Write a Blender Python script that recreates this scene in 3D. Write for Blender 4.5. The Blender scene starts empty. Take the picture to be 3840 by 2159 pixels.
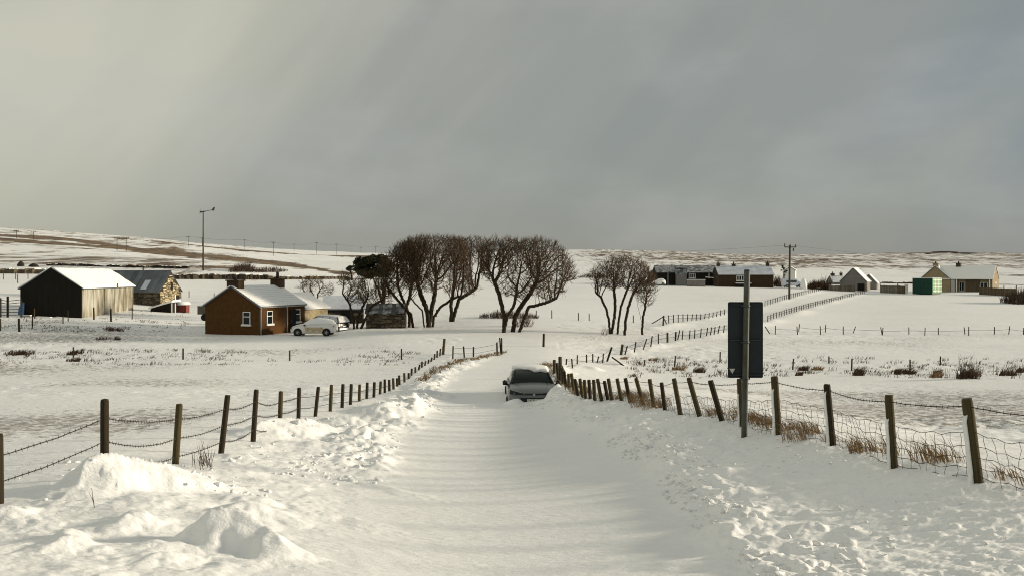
import bpy, math, random
import numpy as np
from mathutils import Vector, Matrix, Quaternion

scene = bpy.context.scene
COL = scene.collection
F = 2230.0            # focal length in units of a 2575 wide picture
CX, HY = 1288.0, 690.0
CZ = 5.5              # eye height above the valley datum

# ------------------------------------------------------------------ camera
cam_d = bpy.data.cameras.new("camera")
cam = bpy.data.objects.new("camera", cam_d)
COL.objects.link(cam)
cam.location = (0, 0, CZ)
cam.rotation_euler = (math.radians(90), 0, 0)
cam_d.sensor_width = 36
cam_d.lens = 36 * F / 2575.0
cam_d.shift_y = -34.0 / 2575.0
cam_d.clip_start = 0.1
cam_d.clip_end = 20000
scene.camera = cam

# ------------------------------------------------------------------ world and sun
SUN_EL, SUN_AZ = math.radians(10.8), math.radians(79.5)   # azimuth clockwise from +Y
world = bpy.data.worlds.new("World")
scene.world = world
world.use_nodes = True
wn, wl = world.node_tree.nodes, world.node_tree.links
wn.clear()

def wnode(t, **kw):
    n = wn.new(t)
    for k, v in kw.items():
        setattr(n, k, v)
    return n

def build_world():
    out = wnode('ShaderNodeOutputWorld')
    bg = wnode('ShaderNodeBackground')
    bg.inputs['Strength'].default_value = 0.1
    wl.new(bg.outputs[0], out.inputs['Surface'])
    sky = wnode('ShaderNodeTexSky', sky_type='NISHITA')
    sky.sun_disc = False
    sky.sun_elevation = SUN_EL
    sky.sun_rotation = SUN_AZ
    tc = wnode('ShaderNodeTexCoord')
    sep = wnode('ShaderNodeSeparateXYZ')
    wl.new(tc.outputs['Generated'], sep.inputs[0])
    # streaky squall clouds, sheared like falling snow
    mp = wnode('ShaderNodeMapping')
    mpr = wnode('ShaderNodeMapping')
    mpr.inputs['Rotation'].default_value = (0, math.radians(40), 0)
    wl.new(tc.outputs['Generated'], mpr.inputs[0])
    mp.inputs['Location'].default_value = (0.6, 0.0, 0.35)
    mp.inputs['Scale'].default_value = (.9, .9, 3.4)
    wl.new(mpr.outputs[0], mp.inputs[0])
    n1 = wnode('ShaderNodeTexNoise')
    n1.inputs['Scale'].default_value = 1.35
    n1.inputs['Detail'].default_value = 5
    n1.inputs['Roughness'].default_value = 0.45
    n1.inputs['Distortion'].default_value = 0.25
    wl.new(mp.outputs[0], n1.inputs['Vector'])
    mp2 = wnode('ShaderNodeMapping')
    mp2.inputs['Location'].default_value = (3.1, 0.4, 1.7)
    mp2.inputs['Scale'].default_value = (1.6, 1.6, 3.6)
    wl.new(tc.outputs['Generated'], mp2.inputs[0])
    n2 = wnode('ShaderNodeTexNoise')
    n2.inputs['Scale'].default_value = 2.3
    n2.inputs['Detail'].default_value = 6
    n2.inputs['Roughness'].default_value = 0.5
    wl.new(mp2.outputs[0], n2.inputs['Vector'])
    # x direction: pale warm squall to the left, slate blue to the right
    rx = wnode('ShaderNodeMapRange')
    rx.inputs['From Min'].default_value = -0.62
    rx.inputs['From Max'].default_value = 0.62
    # the squall leans: its pale part reaches farther right high up, and greys towards the horizon
    lean = wnode('ShaderNodeMath', operation='MULTIPLY_ADD')
    wl.new(sep.outputs['Z'], lean.inputs[0])
    lean.inputs[1].default_value = -0.62
    wl.new(sep.outputs['X'], lean.inputs[2])
    off = wnode('ShaderNodeMath', operation='ADD')
    wl.new(lean.outputs[0], off.inputs[0])
    off.inputs[1].default_value = 0.10
    wl.new(off.outputs[0], rx.inputs[0])
    addn = wnode('ShaderNodeMath', operation='MULTIPLY_ADD')
    wl.new(n1.outputs['Fac'], addn.inputs[0])
    addn.inputs[1].default_value = 0.62
    wl.new(rx.outputs[0], addn.inputs[2])
    mp3 = wnode('ShaderNodeMapping')
    mp3.inputs['Location'].default_value = (1.7, 0.2, 0.9)
    mpr3 = wnode('ShaderNodeMapping')
    mpr3.inputs['Rotation'].default_value = (0, math.radians(52), 0)
    wl.new(tc.outputs['Generated'], mpr3.inputs[0])
    mp3.inputs['Scale'].default_value = (1.0, 1.0, 6.5)
    wl.new(mpr3.outputs[0], mp3.inputs[0])
    n3 = wnode('ShaderNodeTexNoise')
    n3.inputs['Scale'].default_value = 1.3
    n3.inputs['Detail'].default_value = 4
    n3.inputs['Roughness'].default_value = 0.5
    wl.new(mp3.outputs[0], n3.inputs['Vector'])
    add3 = wnode('ShaderNodeMath', operation='MULTIPLY_ADD')
    wl.new(n3.outputs['Fac'], add3.inputs[0])
    add3.inputs[1].default_value = 0.50
    wl.new(addn.outputs[0], add3.inputs[2])
    sub = wnode('ShaderNodeMath', operation='SUBTRACT')
    wl.new(add3.outputs[0], sub.inputs[0])
    sub.inputs[1].default_value = 0.59
    cr = wnode('ShaderNodeValToRGB')
    e = cr.color_ramp.elements
    K = 10.0
    cols = [(0.0, (.57, .555, .455)), (0.22, (.44, .44, .375)), (0.45, (.315, .323, .298)),
            (0.66, (.262, .280, .270)), (0.84, (.212, .240, .262)), (1.0, (.172, .205, .255))]
    e[0].position, e[0].color = cols[0][0], (*cols[0][1], 1)
    e[1].position, e[1].color = cols[-1][0], (*cols[-1][1], 1)
    for p, c in cols[1:-1]:
        k = e.new(p)
        k.color = (*c, 1)
    wl.new(sub.outputs[0], cr.inputs[0])
    # lower sky: even grey murk
    rz = wnode('ShaderNodeMapRange')
    rz.inputs['From Min'].default_value = 0.0
    rz.inputs['From Max'].default_value = 0.17
    rz.inputs['To Min'].default_value = 0.55
    rz.inputs['To Max'].default_value = 0.0
    wl.new(sep.outputs['Z'], rz.inputs[0])
    mixl = wnode('ShaderNodeMix', data_type='RGBA')
    wl.new(rz.outputs[0], mixl.inputs['Factor'])
    wl.new(cr.outputs[0], mixl.inputs['A'])
    mixl.inputs['B'].default_value = (.258, .268, .248, 1)
    # soft bright billows
    rn = wnode('ShaderNodeMapRange', interpolation_type='SMOOTHSTEP')
    rn.inputs['From Min'].default_value = 0.42
    rn.inputs['From Max'].default_value = 0.72
    rn.inputs['To Max'].default_value = 0.36
    wl.new(n2.outputs['Fac'], rn.inputs[0])
    mixb = wnode('ShaderNodeMix', data_type='RGBA')
    wl.new(rn.outputs[0], mixb.inputs['Factor'])
    wl.new(mixl.outputs['Result'], mixb.inputs['A'])
    mixb.inputs['B'].default_value = (.46, .465, .45, 1)
    sc = wnode('ShaderNodeVectorMath', operation='SCALE')
    wl.new(mixb.outputs['Result'], sc.inputs[0])
    sc.inputs['Scale'].default_value = K
    mixs = wnode('ShaderNodeMix', data_type='RGBA')
    mixs.inputs['Factor'].default_value = 0.90
    wl.new(sky.outputs[0], mixs.inputs['A'])
    wl.new(sc.outputs[0], mixs.inputs['B'])
    wl.new(mixs.outputs['Result'], bg.inputs['Color'])
build_world()

sun_d = bpy.data.lights.new("sun", 'SUN')
sun_d.energy = 5.0
sun_d.angle = math.radians(5.0)
sun_d.color = (1.0, .87, .67)
sun = bpy.data.objects.new("sun", sun_d)
COL.objects.link(sun)
sd = Vector((math.sin(SUN_AZ) * math.cos(SUN_EL), math.cos(SUN_AZ) * math.cos(SUN_EL), math.sin(SUN_EL)))
sun.rotation_euler = sd.to_track_quat('Z', 'Y').to_euler()
sun.location = (60, 10, 40)

scene.view_settings.view_transform = 'Standard'
scene.view_settings.look = 'None'
scene.view_settings.exposure = 0.09
scene.view_settings.gamma = 1.0
scene.view_settings.use_curve_mapping = False
scene.render.engine = 'CYCLES'
scene.cycles.filter_width = 1.05

# ------------------------------------------------------------------ noise in numpy
_rs = np.random.RandomState(7)
_tab = _rs.rand(4096).astype(np.float32)

def vnoise(x, y, seed=0):
    xi = np.floor(x); yi = np.floor(y)
    fx = x - xi; fy = y - yi
    xi = xi.astype(np.int64); yi = yi.astype(np.int64)
    fx = fx * fx * fx * (fx * (fx * 6 - 15) + 10); fy = fy * fy * fy * (fy * (fy * 6 - 15) + 10)
    def h(a, b):
        k = (a * 374761393 + b * 668265263 + seed * 1274126177) & 0x7fffffff
        k = ((k ^ (k >> 13)) * 1274126177) & 0x7fffffff
        return _tab[(k ^ (k >> 16)) & 4095]
    a = h(xi, yi); b = h(xi + 1, yi); c = h(xi, yi + 1); d = h(xi + 1, yi + 1)
    return (a + (b - a) * fx) * (1 - fy) + (c + (d - c) * fx) * fy

def fbm(x, y, seed=0, octv=4, gain=.5):
    s = 0; amp = 1; tot = 0
    for i in range(octv):
        s = s + amp * vnoise(x * 2 ** i + 17.3 * i, y * 2 ** i - 9.1 * i, seed + i)
        tot += amp; amp *= gain
    return s / tot - .5          # about -0.5 .. 0.5

def sstep(a, b, x):
    t = np.clip((x - a) / (b - a), 0, 1)
    return t * t * (3 - 2 * t)

# ------------------------------------------------------------------ terrain control: (column, row, metres away)
CP = [
 # road and middle
 (1290,1448,8.0),(1290,1300,11.5),(1290,1200,16),(1290,1100,23),(1310,1030,29),(1330,1010,31.5),(1320,960,40),
 (1310,925,49),(1250,900,57),(1400,880,63),(1560,862,73),(1250,860,67),(1000,860,66),
 # left fence foot and near left
 (0,1285,9.2),(100,1300,8.8),(0,1448,6.2),(500,1448,6.8),(700,1410,7.6),(264,1205,11.2),(447,1168,13.6),(556,1143,15.5),(637,1098,19),
 (750,1056,23.5),(860,1040,25.5),(940,1011,29.5),(1018,984,35),(1061,948,42),(1113,909,53),(800,1200,14.5),(900,1100,21.5),
 # left field
 (0,1120,17),(300,1080,20),(100,1000,31),(450,1010,29),(750,990,34),(300,950,43),(600,930,48),(950,930,48),(185,898,58),(729,905,56),(1010,902,56.5),(-100,900,58),
 # houses on the left
 (653,841,75),(516,838,77),(766,832,81),(840,842,76),(207,798,88),(57,796,86),(336,778,104),(49,832,72),(300,862,66),
 (430,771,116),(540,747,135),(100,700,150),(500,722,152),(512,676,190),(540,703,170),(850,703,190),(700,745,135),
 # hill on the left
 (0,680,170),(0,640,270),(0,600,430),(0,574,600),(0,590,1000),(0,605,2400),(-300,560,600),(-300,600,2400),
 (300,640,340),(300,595,650),(300,615,2400),(512,650,400),(512,612,740),(512,625,2400),(700,660,450),(700,627,850),(700,635,2400),
 (900,668,450),(900,637,1000),(900,645,2400),(1100,680,400),(1100,642,1150),(1100,648,2400),(1100,705,220),(850,682,330),
 # trees and middle field
 (1268,832,76),(1030,824,80),(890,834,76),(1133,807,88),(1290,790,100),(1290,735,160),(1450,722,180),(1500,700,290),(1555,839,79),(1668,818,92),
 (1430,690,400),(1500,660,700),(1430,628,1500),(1430,640,2500),(1700,633,1500),(1700,643,2500),
 # farm on the right
 (1700,760,138),(1700,719,195),(1900,721,198),(2010,722,200),(1900,690,420),(1900,665,750),(1900,641,1500),(1900,648,2500),
 (1985,752,146),(2100,736,182),(2175,738,180),(1971,800,108),(1971,760,140),(1835,820,94),(1780,790,112),
 (2330,735,190),(2495,734,188),(2575,740,186),(2300,700,400),(2300,668,750),(2330,635,1400),(2330,645,2500),(2570,695,400),(2570,668,750),(2570,638,1400),(2570,648,2500),
 (2800,740,186),(2800,636,1400),(2900,690,400),
 # right field
 (2240,841,90),(2500,841,90),(2350,780,125),(2800,845,90),(2100,800,112),
 (1560,920,58),(1700,921,59),(2240,926,58),(2500,932,56),(2300,1000,38),(2500,1040,28),(2575,1110,19),(2350,1090,22),(2000,1010,36),(1800,975,42),(1600,960,45),
 (2900,930,55),(2900,1050,26),
 # right fence foot
 (2900,1290,9.6),(2459,1211,11.2),(2248,1175,12.7),(2094,1119,14.6),(1958,1092,16.6),(1815,1056,19.8),(1711,1041,22),(1618,1017,26),(1502,1004,29.5),
 (1442,980,34),(1410,958,39),(1400,925,48),
 # road edge on the right
 (1880,1448,7.6),(1740,1320,10.2),(1640,1200,14.2),(1500,1100,20.5),(1420,1045,26.5),(2300,1448,7.2),(2100,1330,9.4),(1900,1200,12.9),
]
cp = np.array(CP, float)
def _feat(px, d):
    return np.stack([np.clip((px - CX) / F, -.8, .8) * 2.2, np.log(np.clip(d, 4.5, 3000)) * 1.0], -1)
_P = _feat(cp[:, 0], cp[:, 2])
_S = (cp[:, 1] - HY) / F
def _phi(r2):
    return .5 * r2 * np.log(r2 + 1e-9)
_n = len(_P)
_d2 = ((_P[:, None] - _P[None]) ** 2).sum(-1)
_A = np.zeros((_n + 3, _n + 3)); _A[:_n, :_n] = _phi(_d2) + np.eye(_n) * 0.0015
_A[:_n, _n] = 1; _A[:_n, _n + 1:] = _P; _A[_n, :_n] = 1; _A[_n + 1:, :_n] = _P.T
_w = np.linalg.solve(_A, np.concatenate([_S * 1.0, [0, 0, 0]]))
_UG = np.linspace(-.8, .8, 161); _VG = np.linspace(math.log(4.5), math.log(3000), 300)
_gu, _gv = np.meshgrid(_UG, _VG)
_q = np.stack([_gu * 2.2, _gv], -1).reshape(-1, 2)
_g = np.zeros(len(_q))
for i in range(_n):
    _g += _w[i] * _phi(((_q - _P[i]) ** 2).sum(-1))
_g += _w[_n] + _q @ _w[_n + 1:]
GS = _g.reshape(300, 161)
def base(x, y):
    x = np.asarray(x, float); y = np.asarray(y, float)
    ys = np.clip(y, 4.5, 3000)
    u = np.clip(x / ys, -.8, .8)
    a = (u + .8) / 1.6 * 160; b = (np.log(ys) - _VG[0]) / (_VG[-1] - _VG[0]) * 299
    ai = np.clip(a.astype(int), 0, 159); bi = np.clip(b.astype(int), 0, 298); fa = a - ai; fb = b - bi
    s = (GS[bi, ai] * (1 - fa) + GS[bi, ai + 1] * fa) * (1 - fb) + (GS[bi + 1, ai] * (1 - fa) + GS[bi + 1, ai + 1] * fa) * fb
    return CZ - s * ys

YS = np.exp(np.linspace(math.log(4.6), math.log(2900), 2600))
def hit(px, py, H=base, ymin=0.0):
    """First point where the sight line through a place in the picture meets the ground."""
    u = (px - CX) / F; s = (py - HY) / F
    ys = YS[YS > ymin]
    dz = (CZ - s * ys) - H(u * ys, ys)
    k = np.nonzero(dz <= 0)[0]
    if len(k) == 0:
        k = np.array([np.argmin(np.abs(dz))])
    i = k[0]
    if i == 0:
        y = ys[0]
    else:
        t = dz[i - 1] / (dz[i - 1] - dz[i] + 1e-12)
        y = ys[i - 1] + (ys[i] - ys[i - 1]) * min(max(t, 0), 1)
    return float(u * y), float(y)

def pts(lst):
    return np.array([hit(a, b) for a, b in lst])
def seg_dist(x, y, P):
    """signed distance to a polyline (positive on its left going along) and position along it"""
    best = np.full(x.shape, 1e9); sg = np.zeros(x.shape); al = np.zeros(x.shape); acc = 0
    for (a, b) in zip(P[:-1], P[1:]):
        d = b - a; L = math.hypot(*d) + 1e-9
        t = np.clip(((x - a[0]) * d[0] + (y - a[1]) * d[1]) / L ** 2, 0, 1)
        qx = a[0] + t * d[0] - x; qy = a[1] + t * d[1] - y
        r = np.hypot(qx, qy)
        m = r < best
        best = np.where(m, r, best)
        cr = d[0] * (y - a[1]) - d[1] * (x - a[0])
        sg = np.where(m, np.sign(cr), sg); al = np.where(m, acc + t * L, al)
        acc += L
    return best * sg, al

FENCE_R = pts([(3100,1330),(2459,1211),(2248,1175),(2094,1119),(1958,1092),(1815,1056),(1711,1041),(1618,1017),(1502,1004),(1442,980),(1410,958),(1400,925),(1402,905)])
FENCE_L = pts([(0,1280),(264,1205),(447,1168),(556,1143),(637,1098),(750,1056),(860,1040),(940,1011),(1018,984),(1061,948),(1113,909)])
EDGE_R = pts([(2000,1530),(1880,1448),(1740,1320),(1640,1200),(1500,1100),(1420,1045),(1385,1010),(1398,970),(1395,930),(1400,912)])
EDGE_L = pts([(700,1500),(800,1400),(930,1230),(1000,1100),(1085,1030),(1120,975),(1165,930),(1250,895),(1400,868)])
TRACK_A = pts([(1640,825),(1740,808),(1830,788),(1920,770),(1985,752),(2060,732)])
TRACK_B = pts([(1565,885),(1640,870),(1730,854),(1840,832),(1930,812),(1975,798),(2060,768),(2175,738)])
# drifts and mounds: column,row of centre, half widths (m) in x and y, height (m), sharpness, bluntness of right side
def mound_list():
    L = []
    for (px, py, rx, ry, h, skew) in [
        (640,1262,.50,.35,.16,.5),(345,1312,.20,.25,.12,.2),
        (180,1360,.22,.25,.10,.2),(20,1300,.35,.5,.12,.2),
        (600,1150,.40,.45,.14,.4),(870,1062,.7,.9,.22,.3),
        (830,1130,1.3,.45,.14,.3),
        (1120,998,.55,1.2,.22,.4),(950,1040,1.2,1.0,.20,.0),(1070,975,.6,1.5,.15,.2),
        (1296,1014,.40,.40,.30,.3),(1392,1006,.34,.45,.40,.1),(1342,1016,.42,.6,-.42,.0),(1420,1005,.8,.9,.30,.1),
        (1480,925,1.2,1.6,.30,.0),(1540,915,1.2,1.4,.32,.0),
        (2140,1345,.26,.25,.09,.2),(2040,1335,.2,.25,.09,.2),(1800,1420,.8,.3,.10,.3),(2200,1400,.6,.3,.08,.3),
        (1790,845,2.4,1.2,.30,.0),(1690,820,2.5,1.0,.25,.0),(1990,765,5,2.5,.5,.0)]:
        x, y = hit(px, py)
        L.append((x, y, rx, ry, h, skew))
    return L
MOUNDS = mound_list()
# wind-carved crests: (column, row, height) along the foot of the crest, width in front, width behind
CRESTS = []
for line, wf, wb in [
    ([(462,1376,.06),(508,1372,.28),(565,1370,.36),(630,1376,.33),(695,1390,.22),(745,1412,.0)], .30, .38),
    ([(545,1300,.05),(600,1292,.15),(680,1298,.12),(790,1325,.0)], .30, .35),
    ([(190,1240,.10),(215,1230,.38),(300,1222,.40),(400,1222,.28),(500,1222,.17),(580,1222,.03)], .50, .40),
    ([(290,1335,.03),(335,1322,.14),(400,1330,.03)], .2, .22), ([(120,1392,.02),(180,1372,.12),(240,1380,.02)], .25, .25),
    ([(632,1096,.10),(662,1088,.36),(720,1088,.32),(790,1088,.30),(850,1088,.10)], .8, .5),
    ([(850,1112,.04),(920,1106,.22),(965,1112,.16),(1000,1122,.0)], .45, .4),
    ([(950,1046,.08),(1005,1038,.30),(1048,1030,.52),(1076,1040,.04)], .9, .7),
    ([(350,1420,.02),(430,1405,.08),(520,1412,.0)], .3, .25), ([(30,1310,.10),(70,1312,.06),(110,1330,.0)], .3, .3),
    ([(880,1215,.0),(960,1222,.05),(1100,1262,.0)], .3, .3), ([(700,1290,.02),(860,1300,.07),(980,1335,.0)], .35, .3)]:
    P = np.array([(*hit(a, b), c) for a, b, c in line])
    for _ in range(3):      # round the corners of the crest line
        Q = [P[0]]
        for a, b in zip(P[:-1], P[1:]): Q += [a * .75 + b * .25, a * .25 + b * .75]
        P = np.array(Q + [P[-1]])
    P = P[::2] if len(P) > 14 else P
    CRESTS.append((P[:, :2], P[:, 2], wf, wb))

def features(x, y):
    """everything of the ground bigger than a hand"""
    z = np.zeros_like(x)
    near = (y > 2) & (y < 75) & (np.abs(x) < 60)
    if near.any():
        xx = x[near]; yy = y[near]; zz = np.zeros_like(xx)
        dR, aR = seg_dist(xx, yy, FENCE_R)
        # bank under the right fence
        lat = np.where(dR > 0, dR / 1.5, -dR / .45)
        fr = sstep(60, 40, yy)
        zz += fr * .26 * np.exp(-lat ** 2) * (.8 + .8 * fbm(aR * .5, aR * 0 + 3, 5, 2))
        # ploughed windrow beside the right edge of the road
        dE, aE = seg_dist(xx, yy, EDGE_R)
        wr = dE + .45 + .9 * fbm(aE * .35, aE * 0 + 8, 9, 3)     # inside the verge
        w = np.exp(-np.where(wr > 0, wr / .35, wr / .8) ** 2)
        nz = np.clip(fbm(xx * 3.2, yy * 2.4, 21, 4) * 2 + .5, 0, 1.2)
        zz += fr * w * (.04 + .12 * nz)
        # trampled lumpy verge between windrow and fence
        band = sstep(.2, -.6, dE) * sstep(-.2, .5, dR) * fr
        lump = np.clip(fbm(xx * 2.6 + 5, yy * 2.0, 31, 4, .55) * 2.4, -.25, .9)
        lump2 = np.clip(fbm(xx * 7 + 5, yy * 5.5, 35, 3, .55) * 2.2 - .1, 0, 1)
        pt = sstep(.42, .62, vnoise(xx * .55, yy * .4, 37))
        zz += band * (.015 * lump + .045 * lump2 * (.25 + .75 * pt))
        # left verge
        dL, aL = seg_dist(xx, yy, EDGE_L)
        wl_ = dL - .5 + .9 * fbm(aL * .4, aL * 0 + 1, 19, 3)
        on = sstep(13, 19, yy) * sstep(60, 50, yy)
        w = np.exp(-np.where(wl_ < 0, wl_ / .4, wl_ / 1.2) ** 2)
        nl = np.clip(fbm(xx * 2.8, yy * 2.1, 41, 4) * 2 + .45, 0, 1.2)
        zz += on * w * (.04 + .15 * nl)
        dF, aF = seg_dist(xx, yy, FENCE_L)
        bl = sstep(-.3, .8, dL) * sstep(.3, -.5, dF)
        zz += bl * .045 * np.clip(fbm(xx * 2.2, yy * 1.7, 51, 4, .55) * 2.4, -.3, 1)
        # wind-cut drifts
        for (mx, my, rx, ry, h, sk) in MOUNDS:
            wx = .20 * fbm(yy / ry * 1.3, xx / rx, 61, 2) * 2
            q = (xx - mx) / rx + wx
            q2 = (yy - my) / ry + .25 * fbm(xx / rx * 1.7, yy / ry, 71, 2) * 2
            qq = np.where(q > 0, q / (1 - .45 * sk), q / (1 + .5 * sk))
            r = np.sqrt(qq ** 2 + q2 ** 2)
            prof = np.clip(1 - r, 0, 1)
            e_ = sstep(0, np.where(h > .55, .42, .7), prof) * (.85 + .5 * fbm(xx * 2.2, yy * 2.2, 73, 3))
            zz += .62 * h * np.clip(e_, 0, 1.2)
        for P, Hh, wf, wb in CRESTS:
            pad = 1.6
            bx = (xx > P[:, 0].min() - pad) & (xx < P[:, 0].max() + pad) & (yy > P[:, 1].min() - pad) & (yy < P[:, 1].max() + pad)
            if not bx.any(): continue
            x_ = xx[bx]; y_ = yy[bx]
            wob = fbm(x_ * 2.1, y_ * 2.1, 141, 3)
            d, al = seg_dist(x_ + .10 * wob, y_ + .16 * wob, P)
            L = np.concatenate([[0], np.cumsum(np.hypot(*np.diff(P, axis=0).T))])
            h = np.interp(al, L, Hh) * (1 + .55 * fbm(al * 2.3, al * 0 + 4, 143, 3))
            w = (wf + (wb - wf) * sstep(-.3, .3, d)) * (1 + .5 * fbm(al * 1.4, d * 0, 147, 2))
            t = np.clip(1 - np.abs(d) / w, 0, 1)
            prof = .55 * t ** 2.3 + .45 * sstep(0, .55, t)          # concave apron under a rounded, undercut lip
            zz[bx] += np.maximum(h, 0) * prof + .02 * sstep(0, .5, t) * fbm(x_ * 9, y_ * 9, 151, 3)
        z[near] = zz
    mid = (y > 60) & (y < 260)
    if mid.any():
        xx = x[mid]; yy = y[mid]; zz = np.zeros_like(xx)
        for P, s in ((TRACK_A, 1), (TRACK_B, 1)):
            d, a = seg_dist(xx, yy, P)
            zz += .28 * np.exp(-(d / 1.1) ** 2) * np.clip(.6 + 1.6 * fbm(a * .15, a * 0, 81, 3), 0, 1.3)
        # softly drifted fields
        zz += .35 * fbm(xx * .035, yy * .06, 91, 3)
        z[mid] = zz
    return z

def detail(x, y):
    z = np.zeros_like(x)
    # sastrugi: long low steps cut by the wind blowing along x
    n = (y > 1) & (y < 70)
    xx = x[n]; yy = y[n]
    dE, _ = seg_dist(xx, yy, EDGE_R); dL, _ = seg_dist(xx, yy, EDGE_L)
    road = sstep(-.1, .6, dE) * sstep(.2, -.5, dL)
    wv = fbm(xx * .25, yy * .25, 101, 3)
    a = 1 - np.abs(fbm(xx * .55 + wv, yy * 1.5 + 2.5 * wv, 103, 4, .5)) * 4
    b = 1 - np.abs(fbm(xx * .32 + wv, yy * .9 + 2.5 * wv, 107, 3, .45)) * 4
    left = sstep(.2, 1.2, dL) * sstep(16, 10, yy)
    fine = fbm(xx * 6, yy * 11, 111, 4, .6)
    zz = left * (.020 * np.clip(a, -.5, 1) + .018 * fine)
    zz += road * (.007 * b + .010 * fbm(xx * .8, yy * 3.2, 113, 3) + .0035 * fine)
    dRf, _ = seg_dist(xx, yy, FENCE_R); vg = sstep(.2, -.8, dE) * sstep(-.2, .6, dRf)
    pv = sstep(.35, .6, vnoise(xx * .6, yy * .45, 39))
    zz += (1 - road) * (1 - left) * (.014 + .030 * vg * (.4 + .6 * pv)) * fine
    z[n] += zz
    # broken hummocky pasture
    f = (y > 12) & (y < 190)
    xx = x[f]; yy = y[f]
    dR, _ = seg_dist(xx, yy, FENCE_R); dF, _ = seg_dist(xx, yy, FENCE_L)
    out = np.maximum(sstep(0, -1.5, dR), sstep(0, 1.5, dF))
    m = np.clip(fbm(xx * .07, yy * .09, 121, 3) * 3 + .55, .1, 1.2)
    h1 = fbm(xx * 1.5, yy * 1.6, 123, 3, .55)
    h2 = fbm(xx * .45, yy * .5, 127, 3, .55)
    fade = sstep(130, 60, yy)
    z[f] += out * m * fade * (.13 * h1 + .12 * h2)
    far = y > 150
    z[far] += sstep(150, 400, y[far]) * (3.0 * fbm(x[far] * .012, y[far] * .02, 131, 4) + .8 * fbm(x[far] * .05, y[far] * .08, 133, 3))
    return z

def ground(x, y):
    x = np.atleast_1d(np.asarray(x, float)); y = np.atleast_1d(np.asarray(y, float))
    return base(x, y) + features(x, y) + detail(x, y)
GRID = {}
def coarse(x, y):
    """height of the finished ground sheet, read back from its grid"""
    x = np.atleast_1d(np.asarray(x, float)); y = np.atleast_1d(np.asarray(y, float))
    us, ys, Z = GRID['us'], GRID['ys'], GRID['Z']
    u = x / np.sqrt(y ** 2 + 6.0)
    i = np.clip(np.searchsorted(us, u) - 1, 0, len(us) - 2); j = np.clip(np.searchsorted(ys, y) - 1, 0, len(ys) - 2)
    a = np.clip((u - us[i]) / (us[i + 1] - us[i]), 0, 1); b = np.clip((y - ys[j]) / (ys[j + 1] - ys[j]), 0, 1)
    return (Z[j, i] * (1 - a) + Z[j, i + 1] * a) * (1 - b) + (Z[j + 1, i] * (1 - a) + Z[j + 1, i + 1] * a) * b
def gz(x, y):
    return float(coarse(x, y)[0])

# ------------------------------------------------------------------ materials
MATS = {}
def mat(name, col, rough=.8, noise=None, noise_scale=8., col2=None, bump=0., metallic=0., spec=.3, stretch=(1, 1, 1), coat=0., emit=None):
    m = bpy.data.materials.new(name); m.use_nodes = True
    nt = m.node_tree; b = nt.nodes['Principled BSDF']
    b.inputs['Roughness'].default_value = rough
    b.inputs['Metallic'].default_value = metallic
    b.inputs['Specular IOR Level'].default_value = spec
    b.inputs['Coat Weight'].default_value = coat
    b.inputs['Base Color'].default_value = (*col, 1)
    if col2 is not None or bump:
        tc = nt.nodes.new('ShaderNodeTexCoord'); mp = nt.nodes.new('ShaderNodeMapping')
        mp.inputs['Scale'].default_value = stretch
        nt.links.new(tc.outputs['Object'], mp.inputs[0])
        n = nt.nodes.new('ShaderNodeTexNoise'); n.inputs['Scale'].default_value = noise_scale; n.inputs['Detail'].default_value = 6
        n.inputs['Roughness'].default_value = .62
        nt.links.new(mp.outputs[0], n.inputs['Vector'])
        if col2 is not None:
            r = nt.nodes.new('ShaderNodeMapRange'); r.inputs['From Min'].default_value = .36; r.inputs['From Max'].default_value = .64
            nt.links.new(n.outputs['Fac'], r.inputs[0])
            mx = nt.nodes.new('ShaderNodeMix'); mx.data_type = 'RGBA'
            mx.inputs['A'].default_value = (*col, 1); mx.inputs['B'].default_value = (*col2, 1)
            nt.links.new(r.outputs[0], mx.inputs['Factor'])
            nt.links.new(mx.outputs['Result'], b.inputs['Base Color'])
        if bump:
            bp = nt.nodes.new('ShaderNodeBump'); bp.inputs['Strength'].default_value = bump; bp.inputs['Distance'].default_value = .05
            nt.links.new(n.outputs['Fac'], bp.inputs['Height']); nt.links.new(bp.outputs[0], b.inputs['Normal'])
    MATS[name] = m
    return m

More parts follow.
